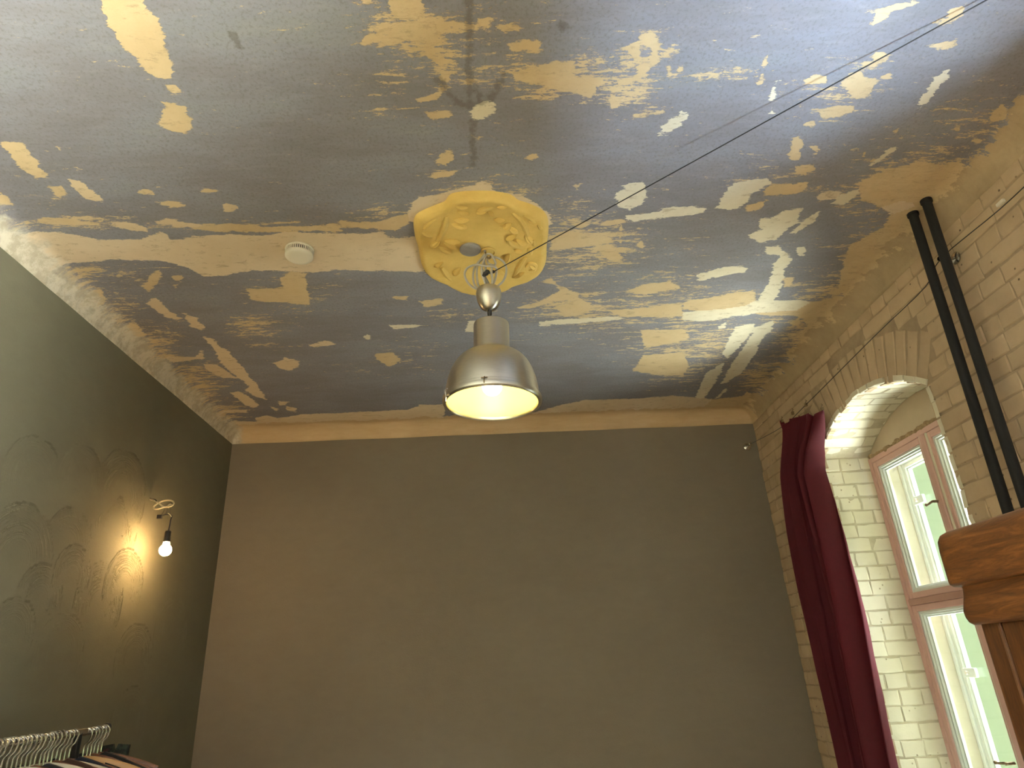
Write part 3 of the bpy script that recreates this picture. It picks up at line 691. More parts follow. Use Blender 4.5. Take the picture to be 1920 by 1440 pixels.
# ------------------------------------------------------------------ windows (box windows: inner pink casements, outer white ones)
WT = 1.05 + ZC                    # top of the pink frame
def window(name, yc, full):
    w = empty(name, (2.2, yc, SILL), kind='structure')
    y0, y1 = yc - HALF, yc + HALF; z0 = SILL + .04
    xf0, xf1 = 2.195, 2.25
    # plastered panel between the arch and the straight head of the frame
    a = opening(yc); b = MB()
    for (ya, za), (yb, zb) in zip(a[:-1], a[1:]):
        ya, yb = max(ya, y0 - .006), min(yb, y1 + .006)
        b.add([(2.213, ya, WT - .01), (2.213, yb, WT - .01), (2.213, yb, max(zb, WT)), (2.213, ya, max(za, WT)), (2.30, ya, WT - .01), (2.30, yb, WT - .01), (2.30, yb, max(zb, WT) + .02), (2.30, ya, max(za, WT) + .02)],
              [(0,1,2,3), (4,7,6,5), (0,4,5,1), (3,2,6,7), (0,3,7,4), (1,5,6,2)])
    b.build('lintel_panel', M['lintel'], w)
    f = MB()
    FR = .028
    f.box((xf0, y0 - .003, z0), (xf1, y0 + FR, WT)); f.box((xf0, y1 - FR, z0), (xf1, y1 + .003, WT))
    f.box((xf0, y0 + FR, WT - .03), (xf1, y1 - FR, WT)); f.box((xf0, y0 + FR, z0), (xf1, y1 - FR, z0 + .04))
    f.build('outer_frame', M['pink'], w, bevel=.003)
    ZTR = .245 + ZC
    MB().box((xf0 - .006, y0 + FR, ZTR - .016), (xf1, y1 - FR, ZTR + .016)).build('transom', M['pink_dark'], w, bevel=.003)
    mu = MB().box((xf0 - .012, yc - .018, ZTR + .016), (xf1, yc + .018, WT - .03)).box((xf0 - .012, yc - .018, z0 + .04), (xf1, yc + .018, ZTR - .016))
    mu.build('mullion', M['pink'], w, bevel=.004)
    ms = MB()
    for q in (-.026, .026): ms.box((xf0 - .004, yc + q - .005, z0 + .04), (xf0 + .01, yc + q + .005, ZTR - .016)).box((xf0 - .004, yc + q - .005, ZTR + .016), (xf0 + .01, yc + q + .005, WT - .03))
    ms.build('cover_strip', M['cream_board'], w, bevel=.002)
    for up in (1, 0):
        za, zb = (ZTR + .016, WT - .03) if up else (z0 + .04, ZTR - .016)
        for sd in (1, -1):
            ya, yb = (yc + .018, y1 - FR) if sd > 0 else (y0 + FR, yc - .018)
            s_ = MB(); SW = .034; RW = .032
            s_.box((xf0 + .004, ya, za), (xf1 + .006, ya + SW, zb)); s_.box((xf0 + .004, yb - SW, za), (xf1 + .006, yb, zb))
            s_.box((xf0 + .004, ya + SW, za), (xf1 + .006, yb - SW, za + RW)); s_.box((xf0 + .004, ya + SW, zb - RW), (xf1 + .006, yb - SW, zb))
            so = s_.build('casement', M['pink'], w, bevel=.003)
            # stepped white glazing bead
            bd = MB()
            for (i0, i1, xa, xb) in ((0, .012, .012, .05), (.012, .022, .022, .05), (.022, .030, .034, .05)):
                A0, A1, B0, B1 = ya + SW + i0, yb - SW - i0, za + RW + i0, zb - RW - i0
                k = i1 - i0
                bd.box((xf0 + xa, A0, B0), (xf0 + xb, A0 + k, B1)); bd.box((xf0 + xa, A1 - k, B0), (xf0 + xb, A1, B1))
                bd.box((xf0 + xa, A0 + k, B0), (xf0 + xb, A1 - k, B0 + k)); bd.box((xf0 + xa, A0 + k, B1 - k), (xf0 + xb, A1 - k, B1))
            bd.build('glazing_bead', M['paint_white'], so, bevel=.0015)
            MB().box((xf0 + .042, ya + SW + .026, za + RW + .026), (xf0 + .0455, yb - SW - .026, zb - RW - .026)).build('pane', M['glass'], so)
    if full:
        for p_ in ((1755, 940), (1890, 1432)):
            h = hit(*p_, 0, 2.175); hb = MB()
            hb.lathe([(.012, 0), (.012, .004), (.006, .006), (.006, .02)], 12, (0, 0, 0), True, True)
            g = MB(); g.tube(smoothpts([(h.x, h.y - .02, h.z), (h.x - .012, h.y, h.z + .002), (h.x - .014, h.y + .02, h.z), (h.x - .010, h.y + .05, h.z - .003), (h.x - .010, h.y + .064, h.z - .002)], 5), [.004]*5+[.006]*5+[.0055]*5+[.005]*6, 8)
            g.ball((h.x - .010, h.y + .066, h.z - .002), .008); g.tube([(h.x - .012, h.y, h.z), (2.205, h.y, h.z)], .007, 10)
            g.build('handle', M['brass'], w, smooth=True)
    # deep lining boards and the outer window
    xl0, xl1 = xf1 + .004, 2.335
    l = MB(); T = .02
    l.box((xl0, y0 + .01, z0), (xl1 + .06, y0 + .035, WT)); l.box((xl0, y1 - .035, z0), (xl1 + .06, y1 - .01, WT))
    l.box((xl0, y0 + .035, WT - .035), (xl1 + .06, y1 - .035, WT)); l.box((xl0, y0 + .035, z0), (xl1 + .06, y1 - .035, z0 + .03))
    l.build('lining_board', M['cream_board'], w, bevel=.003)
    o = MB(); ya, yb, za, zb = y0 + .035, y1 - .035, z0 + .03, WT - .035; zt = ZTR
    def ring(b_, ya, yb, za, zb, k, xa, xb):
        b_.box((xa, ya, za), (xb, ya + k, zb)); b_.box((xa, yb - k, za), (xb, yb, zb)); b_.box((xa, ya + k, za), (xb, yb - k, za + k)); b_.box((xa, ya + k, zb - k), (xb, yb - k, zb))
    ring(o, ya, yb, za, zb, .022, xl1, xl1 + .06)
    o.box((xl1, ya + .022, zt - .02), (xl1 + .06, yb - .022, zt + .02)); o.box((xl1, yc - .02, za + .022), (xl1 + .06, yc + .02, zb - .022))
    o.build('outer_window_frame', M['paint_white'], w, bevel=.004)
    for up in (1, 0):
        A, B = (zt + .02, zb - .022) if up else (za + .022, zt - .02)
        for sd in (1, -1):
            C_, D_ = (yc + .02, yb - .022) if sd > 0 else (ya + .022, yc - .02)
            q = MB(); ring(q, C_, D_, A, B, .024, xl1 + .012, xl1 + .055); ring(q, C_ + .024, D_ - .024, A + .024, B - .024, .008, xl1 + .024, xl1 + .045)
            oc = q.build('outer_casement', M['paint_white'], w, bevel=.002)
            MB().box((xl1 + .034, C_ + .03, A + .03), (xl1 + .0375, D_ - .03, B - .03)).build('pane', M['glass'], oc)
            if full and sd > 0:
                zz = (.775 if up else -.105) + ZC
                st = MB().box((xl1 + .004, D_ - .115, zz - .022), (xl1 + .022, D_ - .018, zz + .022)); st.build('latch_bar', M['paint_white'], oc, bevel=.004)
                kn = MB(); kn.v = []; 
                kn.tube([(xl1 + .004, D_ - .062, zz), (xl1 - .008, D_ - .062, zz)], [.011, .009], 14); kn.build('latch_knob', M['white_plastic'], oc, smooth=True)
    MB().box((XR - .04, y0 - .04, SILL - .03), (2.2, y1 + .04, SILL + .002)).build('window_sill', M['paint_white'], w, bevel=.008)
    return w
M['lintel'] = simple('beige_plaster', (.52, .42, .30), (.46, .37, .26), .85, 0, 8, .4, None, 40)
win1 = window('window_1', YC, True); window('window_2', YC2, False); window('added_window_3', YC3, False)  # the third one is added out of view to let the rear fill in
# crumbled plaster edge on top of the pink frame
b = MB(); n = 60
for k in range(3):
    pts = []
for i in range(n):
    y = YC - HALF + .02 + (2 * HALF - .04) * i / (n - 1)
    r_ = rnd.uniform(.008, .018)
    b.ball((2.207 + rnd.uniform(-.004, .004), y, WT + .006 + rnd.uniform(-.004, .010)), (r_ * .9, r_ * 1.5, r_), 7, 5)
b.build('crumbled_plaster', M['rough_plaster'], win1)

# ------------------------------------------------------------------ outside: yard and the pale green house opposite
tag(MB().box((2.9, -12, -3.2), (30, 16, -3)).build('ground', M['yard']), kind='structure')
hb = MB().box((7.0, -8, -3), (7.4, 14, 9))
house = tag(hb.build('neighbouring_house', M['facade']), 'pale green rendered house wall seen through the window panes', 'building')
MB().box((6.93, -8.1, 9), (7.6, 14.1, 9.25)).build('eaves', M['paint_white'], house)

# ------------------------------------------------------------------ ceiling rosette
RPX = [(778, 415), (784, 402), (800, 393), (822, 384), (836, 378), (845, 366), (862, 361), (885, 359), (915, 359), (940, 362), (958, 367), (970, 376), (985, 381), (1003, 388), (1018, 398), (1025, 412), (1026, 435), (1023, 460),
       (1022, 485), (1016, 503), (1002, 516), (985, 524), (966, 529), (950, 538), (930, 545), (900, 548), (872, 544), (852, 536), (836, 527), (815, 518), (800, 507), (792, 492), (787, 465), (780, 440)]
def rosette():
    q = np.array([hit(a, b_, 2, HC)[:2] for a, b_ in RPX]); c = q.mean(0)
    # smooth the outline
    P = smoothpts([(a, b_, 0) for a, b_ in q], 3, True); q = np.array([(p.x, p.y) for p in P]); m = len(q)
    rings = [(1.02, 0), (1.0, -.010), (.985, -.022), (.955, -.031), (.92, -.033), (.88, -.029), (.82, -.025), (.72, -.024), (.60, -.024), (.52, -.020), (.46, -.018), (.36, -.018), (.2, -.018)]
    vs = []; fs = []
    for s_, dz in rings:
        for p in q:
            e = c + (p - c) * s_
            vs.append((e[0], e[1], HC + dz + .0018 * math.sin(e[0] * 83) * math.sin(e[1] * 71) * (1 if dz < -.02 else 0)))
    for i in range(len(rings) - 1):
        for k in range(m): fs.append((i*m+k, i*m+(k+1) % m, (i+1)*m+(k+1) % m, (i+1)*m+k))
    vs.append((c[0], c[1], HC - .018)); ce = len(vs) - 1
    for k in range(m): fs.append(((len(rings)-1)*m+k, (len(rings)-1)*m+(k+1) % m, ce))
    b = MB().add(vs, fs)
    o = b.build('ceiling_rosette', M['rosette'], smooth=True)
    return o
M['rosette'] = simple('yellow_stucco', (.66, .47, .14), (.55, .375, .10), .75, 0, 9, .7, None, 45, .004)
ros = tag(rosette(), 'yellow stucco ceiling rosette with moulded leaves above the pendant lamp', 'ceiling rosette')
RS = lambda x, y: (760 + x / 5.143, 340 + y / 5.143)
ZR = HC - .024
def stroke(pts, r):
    P = [hit(*RS(*p), 2, ZR) for p in pts]; P = smoothpts(P, 5)
    n = len(P); rr = [r * (.45 + .55 * math.sin(PI * min(1, (i + .6) / n)) ** .6) for i in range(n)]
    MB().tube([(p.x, p.y, ZR + r * .15) for p in P], rr, 8).build('stem', M['rosette'], ros, smooth=True)
def leaf(cx, cy, ux, uy, wpx, h=.019):
    a = hit(*RS(cx - ux, cy - uy), 2, ZR); b_ = hit(*RS(cx + ux, cy + uy), 2, ZR); c = (a + b_) / 2
    d = (b_ - a); L = d.length / 2; an = math.atan2(d.y, d.x); w_ = L * wpx
    mb = MB(); N = 9
    vs = []; fs = []
    for i in range(N):
        t = -1 + 2 * i / (N - 1); wd = w_ * max(.06, (1 - t * t)) ** .7
        for k, (s_, hh) in enumerate(((-1, 0), (-.75, .75), (-.3, 1.0), (0, .72), (.3, 1.0), (.75, .75), (1, 0))):
            x, y = t * L, s_ * wd
            vs.append((c.x + x * math.cos(an) - y * math.sin(an), c.y + x * math.sin(an) + y * math.cos(an), ZR + .004 - (hh * h * (1 - t * t * .6))))
    for i in range(N - 1):
        for k in range(6): fs.append((i*7+k, i*7+k+1, (i+1)*7+k+1, (i+1)*7+k))
    mb.add(vs, fs).build('leaf', M['rosette'], ros, smooth=True)
for a in ([(400, 330), (385, 420), (350, 510), (300, 590)], [(1030, 300), (1100, 360), (1150, 440), (1190, 550)], [(350, 830), (390, 890), (440, 950)], [(1160, 730), (1110, 810), (1050, 910)],
          [(160, 470), (210, 420), (300, 350)], [(1140, 320), (1200, 350), (1245, 400)], [(700, 290), (760, 265), (850, 250)], [(480, 235), (540, 250), (600, 250)], [(1170, 830), (1200, 790), (1250, 800), (1240, 850), (1190, 860)],
          [(150, 480), (200, 510), (260, 530)], [(270, 920), (340, 930), (420, 950)], [(990, 560), (1020, 600), (1090, 620), (1130, 600)], [(1200, 640), (1210, 700)], [(1230, 560), (1245, 620)]):
    stroke(a, .014)
for a in ((540, 370, 75, 0, .42), (520, 430, 75, 22, .42), (450, 580, 80, 10, .32), (440, 620, 70, 30, .3), (290, 600, 45, -35, .6), (905, 370, 55, 5, .5), (985, 430, 40, -25, .75), (1040, 470, 45, 30, .5), (1020, 540, 50, -20, .4),
          (940, 240, 55, -8, .4), (740, 290, 55, -15, .42), (820, 300, 40, 25, .4), (1190, 560, 35, 45, .5), (1120, 590, 50, 25, .4), (985, 740, 20, -35, .5), (1090, 670, 40, 5, .4), (1300, 430, 25, 28, .5), (1215, 380, 40, 22, .4), (500, 870, 35, -35, .55),
          (320, 800, 45, -20, .45), (380, 660, 70, 35, .35), (210, 420, 55, -45, .25), (920, 870, 35, 20, .4), (1230, 820, 35, 20, .5), (560, 300, 60, 15, .3), (1090, 900, 60, -25, .3)):
    leaf(*a)
# grey junction cover and hook hole
jc = hit(887, 467, 2, HC - .02)
MB().lathe([(.046, 0), (.046, -.008), (.040, -.012), (.012, -.0125), (.001, -.0125)], 28, (jc.x - .012, jc.y, HC - .018), False, True).build('junction_cover', M['grey_cover'], ros, smooth=True)
hk = Vector((.004, 2.40, HC - .018))
MB().lathe([(.034, .004), (.036, -.003), (.030, -.006), (.026, -.002), (.022, .006)], 24, (hk.x + .004, hk.y + .012, hk.z)).build('hook_collar', M['rosette'], ros, smooth=True)

# ------------------------------------------------------------------ pendant lamp
LY = 2.40; LX = .010
lamp = empty('pendant_lamp', (LX, LY, 2.565), 'brushed aluminium dome pendant lamp, lit, hanging under the yellow rosette', 'lamp')
sh = MB()
zc = 2.917; zn = 2.790
outer = [(.004, zc + .002), (.060, zc + .002), (.0715, zc - .001), (.073, zc - .008), (.073, zn + .008), (.075, zn + .003), (.081, zn), (.083, zn - .010), (.086, zn - .013)]
for k in range(1, 15):
    a = PI / 2 * k / 14.5
    outer.append((.086 + (.184 - .086) * math.sin(a) ** .95, zn - .013 - .187 * (1 - math.cos(a)) ** .93))
ze = outer[-1][1]
outer += [(.1875, ze - .001), (.1885, ze - .006), (.1885, ze - .020), (.1855, ze - .023)]
sh.lathe(outer, 72, (0, 0, 0))
def lampbuild(mb, name, mat, smooth=True, bevel=0, parent=None):
    T = Matrix.Translation((LX, LY, 0)) @ Matrix.Translation((0, 0, zc)) @ Matrix.Rotation(math.radians(1.3), 4, 'Y') @ Matrix.Translation((0, 0, -zc))
    mb.v = [tuple(T @ Vector(v)) for v in mb.v]
    return mb.build(name, mat, parent or lamp, smooth=smooth, bevel=bevel)
shade = lampbuild(sh, 'lamp_shade', M['metal'])
inn = MB(); ip = [(r_ - .003, z_ - (.0 if i else .004)) for i, (r_, z_) in enumerate(outer[8:-4])]
ip = [(.002, zn - .02), (.08, zn - .016)] + ip[1:] + [(.1845, ze - .020)]
inn.lathe(ip, 64); lampbuild(inn, 'reflector', M['reflector'])
lampbuild(MB().lathe([(.1880, ze - .012), (.1935, ze - .014), (.1955, ze - .022), (.1940, ze - .032), (.1880, ze - .036), (.1800, ze - .035), (.1770, ze - .030), (.1775, ze - .024), (.1855, ze - .022)], 72), 'glass_ring', M['metal'])
lampbuild(MB().lathe([(.002, ze - .026), (.178, ze - .026)], 48), 'cover_glass', M['glass'])
for an in (262, 25, 142, 205):
    a = math.radians(an); c_, s_ = math.cos(a), math.sin(a)
    k = MB(); k.tube(smoothpts([(.190*c_, .190*s_, ze - .002), (.197*c_, .197*s_, ze - .012), (.195*c_, .195*s_, ze - .026), (.186*c_, .186*s_, ze - .032)], 4), .0024, 6)
    k.tube([(.192*c_ + .012*s_, .192*s_ - .012*c_, ze - .006), (.192*c_ - .012*s_, .192*s_ + .012*c_, ze - .006)], .002, 6)
    if an == 205: k.tube([(.192*c_, .192*s_, ze - .03), (.194*c_, .194*s_, ze - .055)], .0025, 6)
    lampbuild(k, 'rim_clip', M['brass'] if an == 262 else M['metal'])
soc = MB().lathe([(.024, zn - .02), (.024, zn - .055), (.018, zn - .058)], 20, (0, 0, 0), True, True); lampbuild(soc, 'lamp_socket', M['white_plastic'])
bu = MB(); bp = [(.014, zn - .058), (.017, zn - .095)]
for k in range(10):
    a = -.9 + (PI / 2 + .9) * k / 9; bp.append((.040 * math.cos(a), zn - .150 - .040 * math.sin(a)))
bu.lathe(bp, 24); lampbuild(bu, 'light_bulb', M['pend_bulb'])
# cup canopy, strain relief and flex
cz1, cz0 = 3.078, 2.982
cup = [(.050, cz1 + .004)] + [(.0535 * math.cos(a) ** .8, cz1 - .012 - (cz1 - .012 - cz0) * math.sin(a)) for a in [PI / 2 * k / 12 for k in range(0, 12)]] + [(.006, cz0)]
MB().lathe([(.004, cz1 + .004)] + cup, 40, (.004, LY, 0)).build('canopy_cup', M['metal'], lamp, smooth=True)
MB().lathe([(.0085, cz0 + .004), (.0095, cz0 - .020), (.006, cz0 - .026)], 14, (.005, LY, 0), True, True).build('strain_relief', M['black_plastic'], lamp, smooth=True)
MB().tube([(.005, LY, cz0 - .02), (.009, LY, zc)], .0035, 8).build('flex', M['black_plastic'], lamp, smooth=True)
def lp(x, y, d=0): return hit(*RS(x, y), 1, LY + d)
loops = [([(800, 1045), (690, 1040), (610, 985), (572, 900), (600, 835), (680, 805), (760, 815), (850, 820), (868, 830)], -.03),
         ([(790, 1045), (690, 1030), (655, 950), (660, 860), (690, 800), (735, 745), (770, 700)], .02),
         ([(800, 1045), (715, 1020), (690, 920), (695, 820), (730, 760), (800, 735), (880, 735), (950, 780), (975, 860), (950, 950), (890, 1010), (835, 1040)], .01),
         ([(815, 1045), (770, 980), (740, 900), (735, 840), (760, 760), (785, 705), (825, 705), (850, 740), (870, 790), (850, 810), (800, 790), (790, 760)], -.015),
         ([(820, 1045), (800, 980), (765, 910), (775, 840), (760, 770), (770, 700), (765, 670)], .015),
         ([(822, 1045), (840, 960), (830, 880), (835, 830)], -.02), ([(825, 1045), (865, 950), (880, 850), (850, 810)], .025), ([(810, 1045), (780, 950), (750, 870), (745, 850)], .03)]
for pts, d in loops:
    n = len(pts)
    P = [lp(x, y, d * math.sin(PI * i / (n - 1)) + .008 * math.sin(i * 1.7)) for i, (x, y) in enumerate(pts)]
    P[0] = Vector((.004 + (rnd.random() - .5) * .02, LY, cz1 - .002))
    MB().tube(smoothpts(P, 6), .0048, 8).build('cable_loop', M['grey_cable'], lamp, smooth=True)
hkp = lp(772, 668)
MB().tube(smoothpts([(hkp.x, LY, HC - .02), (hkp.x, LY, hkp.z - .01), (hkp.x + .004, LY - .004, hkp.z - .035), (hkp.x + .016, LY - .004, hkp.z - .045), (hkp.x + .022, LY, hkp.z - .03)], 5), .004, 8).build('ceiling_hook', M['brass'], lamp, smooth=True)
kn = MB()
for x, y, r_ in ((775, 890, .011), (790, 870, .009), (845, 872, .008), (815, 882, .006), (760, 905, .008)): 
    p = lp(x, y, -.012); kn.ball(p, (r_ * 1.2, r_, r_ * .9), 8, 6)
kn.build('cable_tie_knot', M['black_plastic'], lamp, smooth=True)
# thin black stay wire to the ceiling by the near window
p0 = lp(850, 872, -.012); p1 = hit(1950, -55, 2, HC - .004)
wr = MB().tube([p0, p1], .0022, 6)
wr = wr.build('stay_wire', M['black_plastic'], None, smooth=True)
tag(wr, 'thin black wire stretched from the pendant lamp up towards the upper right ceiling', 'wire')

# ------------------------------------------------------------------ smoke detector
sp = hit(562, 468, 2, HC)
sd_ = empty('smoke_detector', sp, 'round white slotted smoke detector on the beige ceiling strip', 'smoke detector')
MB().lathe([(.059, 0), (.060, -.006), (.0575, -.008)], 48, sp, False, True).build('mounting_plate', M['white_plastic'], sd_, smooth=True)
MB().lathe([(.052, -.006), (.052, -.030)], 48, sp).build('slot_core', M['slot'], sd_, smooth=True)
cp = MB().lathe([(.052, -.026), (.0575, -.027), (.0585, -.030), (.058, -.036), (.054, -.040), (.040, -.042), (.002, -.0425)], 48, sp, False, True)
cp.build('cover', M['white_plastic'], sd_, smooth=True)
for k in range(44):
    a = 2 * PI * k / 44; v = MB(); c_, s_ = math.cos(a), math.sin(a)
    for q in (0,):
        x, y = sp.x + .0555 * c_, sp.y + .0555 * s_
        t_, n_ = Vector((-s_, c_, 0)) * .0017, Vector((c_, s_, 0)) * .002
        P = Vector((x, y, 0)); vs = []
        for zz in (sp.z - .028, sp.z - .007):
            for e in (-t_ - n_, t_ - n_, t_ + n_, -t_ + n_): vs.append((P.x + e.x, P.y + e.y, zz))
        v.add(vs, [(0,3,2,1),(4,5,6,7),(0,1,5,4),(1,2,6,5),(2,3,7,6),(3,0,4,7)])
    v.build('vent_rib', M['white_plastic'], sd_)

# ------------------------------------------------------------------ bare bulb on the left wall
BY = 3.527
bb = empty('bare_bulb_lamp', hit(283, 935, 0, XL), 'lit bare bulb in a black socket dangling from a white cable on the left wall', 'lamp')
def bp_(x, y, d=0): return hit(240 + x / 8, 900 + y / 8, 1, BY + d)
w0 = hit(281, 935.5, 0, XL)
MB().tube(smoothpts([w0 + Vector((-.01, 0, .002)), bp_(330, 290, .05), bp_(400, 310, .03), bp_(470, 355, .01), bp_(520, 395), bp_(580, 405, -.02), bp_(660, 385, -.04), bp_(688, 345, -.02), bp_(660, 312, .02), bp_(600, 303, .04), bp_(520, 315, .05), bp_(440, 355, .04), bp_(385, 400, .02),
                     bp_(400, 430, -.01), bp_(460, 430, -.03), bp_(530, 410, -.03), bp_(590, 395, -.01), bp_(630, 365, 0), bp_(650, 380, 0), bp_(600, 410, 0)], 6), .0042, 8).build('cable', M['cream_cable'], bb, smooth=True)
MB().tube(smoothpts([w0 + Vector((-.004, 0, .006)), bp_(345, 285, .05), bp_(410, 297, .03), bp_(430, 325, .02)], 5), .0036, 8).build('sheath', M['black_plastic'], bb, smooth=True)
for P in ([(555, 425), (530, 480), (495, 535)], [(590, 420), (575, 490), (530, 545)], [(645, 420), (630, 480), (655, 550)]):
    MB().tube(smoothpts([bp_(*p) for p in P], 4), .0013, 6).build('lead', M['black_plastic'], bb, smooth=True)
MB().tube(smoothpts([bp_(600, 500, -.004), bp_(630, 520, -.004), bp_(652, 550, -.004)], 4), .0022, 6).build('lead', M['cream_cable'], bb, smooth=True)
c = bp_(478, 555); MB().box((c.x - .014, c.y - .008, c.z - .010), (c.x + .012, c.y + .008, c.z + .012)).build('terminal_block', M['black_plastic'], bb, bevel=.003)
sk0 = bp_(605, 770)
MB().tube(smoothpts([bp_(490, 545), bp_(540, 525), bp_(600, 518), bp_(655, 535), bp_(640, 600), bp_(625, 690), (sk0.x, sk0.y, sk0.z - .004)], 6), .0036, 8).build('cord', M['black_plastic'], bb, smooth=True)
MB().lathe([(.008, .004), (.0145, 0), (.016, -.006), (.016, -.030), (.0185, -.050), (.0185, -.056)], 24, sk0, True, True).build('socket', M['black_plastic'], bb, smooth=True)
prof = [(.013, -.056), (.016, -.062)]
for k in range(12):
    a = -1.0 + (PI / 2 + 1.0) * k / 11; prof.append((max(.030 * math.cos(a), .0008), -.097 - .030 * math.sin(a)))
bulb = MB().lathe(prof, 24, sk0).build('light_bulb', M['bulb'], bb, smooth=True)

# ------------------------------------------------------------------ black pipes
for i, ((ax, ay), (bx, by), X) in enumerate((((1711, 400), (1888, 952), 1.803), ((1736, 375), (1926, 950), 1.809))):
    p0 = hit(ax, ay, 2, HC); p1 = hit(bx, by, 0, X)
    d = (p1 - p0); p2 = p0 + d * ((0 - p0.z) / d.z)
    pr = empty('heating_pipe', (p2.x, p2.y, 0), ['black heating pipe farther from the camera, left one of the pair', 'black heating pipe nearer the camera, right one of the pair'][i], 'pipe')
    MB().tube([p0 + Vector((0, 0, .01)), p2], .0185, 20).build('pipe_tube', M['black_iron'], pr, smooth=True)
    MB().tube([p0 + Vector((0, 0, .006)), p0 + d.normalized() * .014], .0225, 20).build('ceiling_collar', M['black_iron'], pr, smooth=True)

# ------------------------------------------------------------------ curtain wire, knobs, curtain
def knob(name, base, nrm, label):
    k = empty(name, base, label, 'wire anchor'); n = Vector(nrm)
    MB().tube([base + n * .0, base + n * .004, base + n * .010], [.026, .026, .018], 24).build('wall_plate', M['chrome'], k, smooth=True)
    MB().tube([base + n * .009, base + n * .055, base + n * .058, base + n * .070, base + n * .074], [.006, .006, .012, .012, .008], 16).build('post', M['chrome'], k, smooth=True)
    return k
kA = hit(1793, 484, 0, XR); kB = hit(1401, 838, 1, YB)
knob('wire_anchor', kA, (-1, 0, 0), 'round chrome wire anchor on the brick wall beside the black pipes')
knob('wire_anchor', kB, (0, -1, 0), 'small chrome wire anchor on the dark back wall near the right corner')
wp = [Vector((kB.x, YB - .066, kB.z)), hit(1467, 800, 0, 1.84), hit(1510, 760, 0, 1.84), hit(1640, 630, 0, 1.842), hit(1735, 538, 0, 1.843), Vector((XR - .064, kA.y, kA.z)), hit(1875, 392, 0, 1.85), hit(1960, 312, 0, 1.86)]
tag(MB().tube(smoothpts(wp, 4), .0022, 6).build('curtain_wire', M['black_plastic'], None, smooth=True), 'thin tensioned curtain wire running along the painted brick wall', 'wire')
cl = hit(1876, 380, 0, 1.85)
tag(MB().box((cl.x - .006, cl.y - .018, cl.z - .008), (cl.x + .006, cl.y + .018, cl.z + .006)).build('wire_clip', M['white_plastic'], bevel=.003), 'small pale clip on the curtain wire at upper right', 'clip')

CX = 1.835
LE = [(1463, 789), (1472, 830), (1480, 900), (1491, 1000), (1508, 1110), (1537, 1260), (1580, 1440)]
RE = [(1543, 768), (1537, 805), (1529, 840), (1529, 880), (1560, 985), (1602, 1140), (1665, 1440)]
def edge(E):
    P = [hit(*e, 0, CX) for e in E]; a, b_ = P[-2], P[-1]; t = (b_.z - .03) / (a.z - b_.z)
    P.append(Vector((CX, b_.y + (b_.y - a.y) * t * .3, .03))); return P
L_, R_ = edge(LE), edge(RE)
def along(P, z, top):
    for a, b_ in zip(P[:-1], P[1:]):
        if z <= a.z and z >= b_.z: return a.y + (b_.y - a.y) * (a.z - z) / (a.z - b_.z)
    return P[0].y if z > P[0].z else P[-1].y
def curtain():
    nu, nv = 150, 70; vs = []; fs = []
    folds = 5.0
    for j in range(nv + 1):
        v = j / nv
        for i in range(nu + 1):
            u = i / nu            # 0 = far (left) edge, 1 = near (right) edge
            ztop = L_[0].z + (R_[0].z - L_[0].z) * u ** .8 + .022 * max(0, 1 - abs(u - .52) / .28) - .016 * abs(math.sin(u * PI * 3))
            ztop = min(ztop, 3.0)
            z = ztop + (.03 - ztop) * v ** 1.25
            y0, y1 = along(L_, z, 0), along(R_, z, 0)
            amp = .014 + .048 * min(1, v * 6) * (1 - .15 * v)
            ph = u + .03 * math.sin(v * 4 + u * 5)
            x = CX - .005 + amp * math.sin(ph * folds * 2 * PI * (.9 + .2 * u)) + .010 * math.sin(v * 7 + u * 23) * min(1, v * 4)
            x += .050 * max(0, u - .86) / .14 * min(1, v * 5)      # near edge turns towards the window
            yy = y0 + (y1 - y0) * (u + .025 * math.sin(ph * folds * 4 * PI))
            vs.append((min(x, 1.895), yy, z))
    w = nu + 1
    for j in range(nv):
        for i in range(nu): fs.append((j*w+i, j*w+i+1, (j+1)*w+i+1, (j+1)*w+i))
    o = MB().add(vs, fs).build('curtain', M['velvet'], None, smooth=True, fixn=False)
    s_ = o.modifiers.new('thick', 'SOLIDIFY'); s_.thickness = .003; s_.offset = 0
    return o
cu = tag(curtain(), 'dark crimson velvet curtain bunched beside the window on the brick wall', 'curtain')
for px, py in ((1466, 788), (1486, 773), (1511, 757), (1541, 765)):
    p = hit(px, py, 0, CX); k = MB()
    k.tube(smoothpts([(p.x, p.y, p.z + .026), (p.x + .008, p.y, p.z + .018), (p.x, p.y, p.z + .010), (p.x, p.y, p.z - .006)], 4), .0022, 6)
    k.box((p.x - .006, p.y - .008, p.z - .016), (p.x + .006, p.y + .008, p.z + .004)); k.build('curtain_clip', M['chrome'], cu)

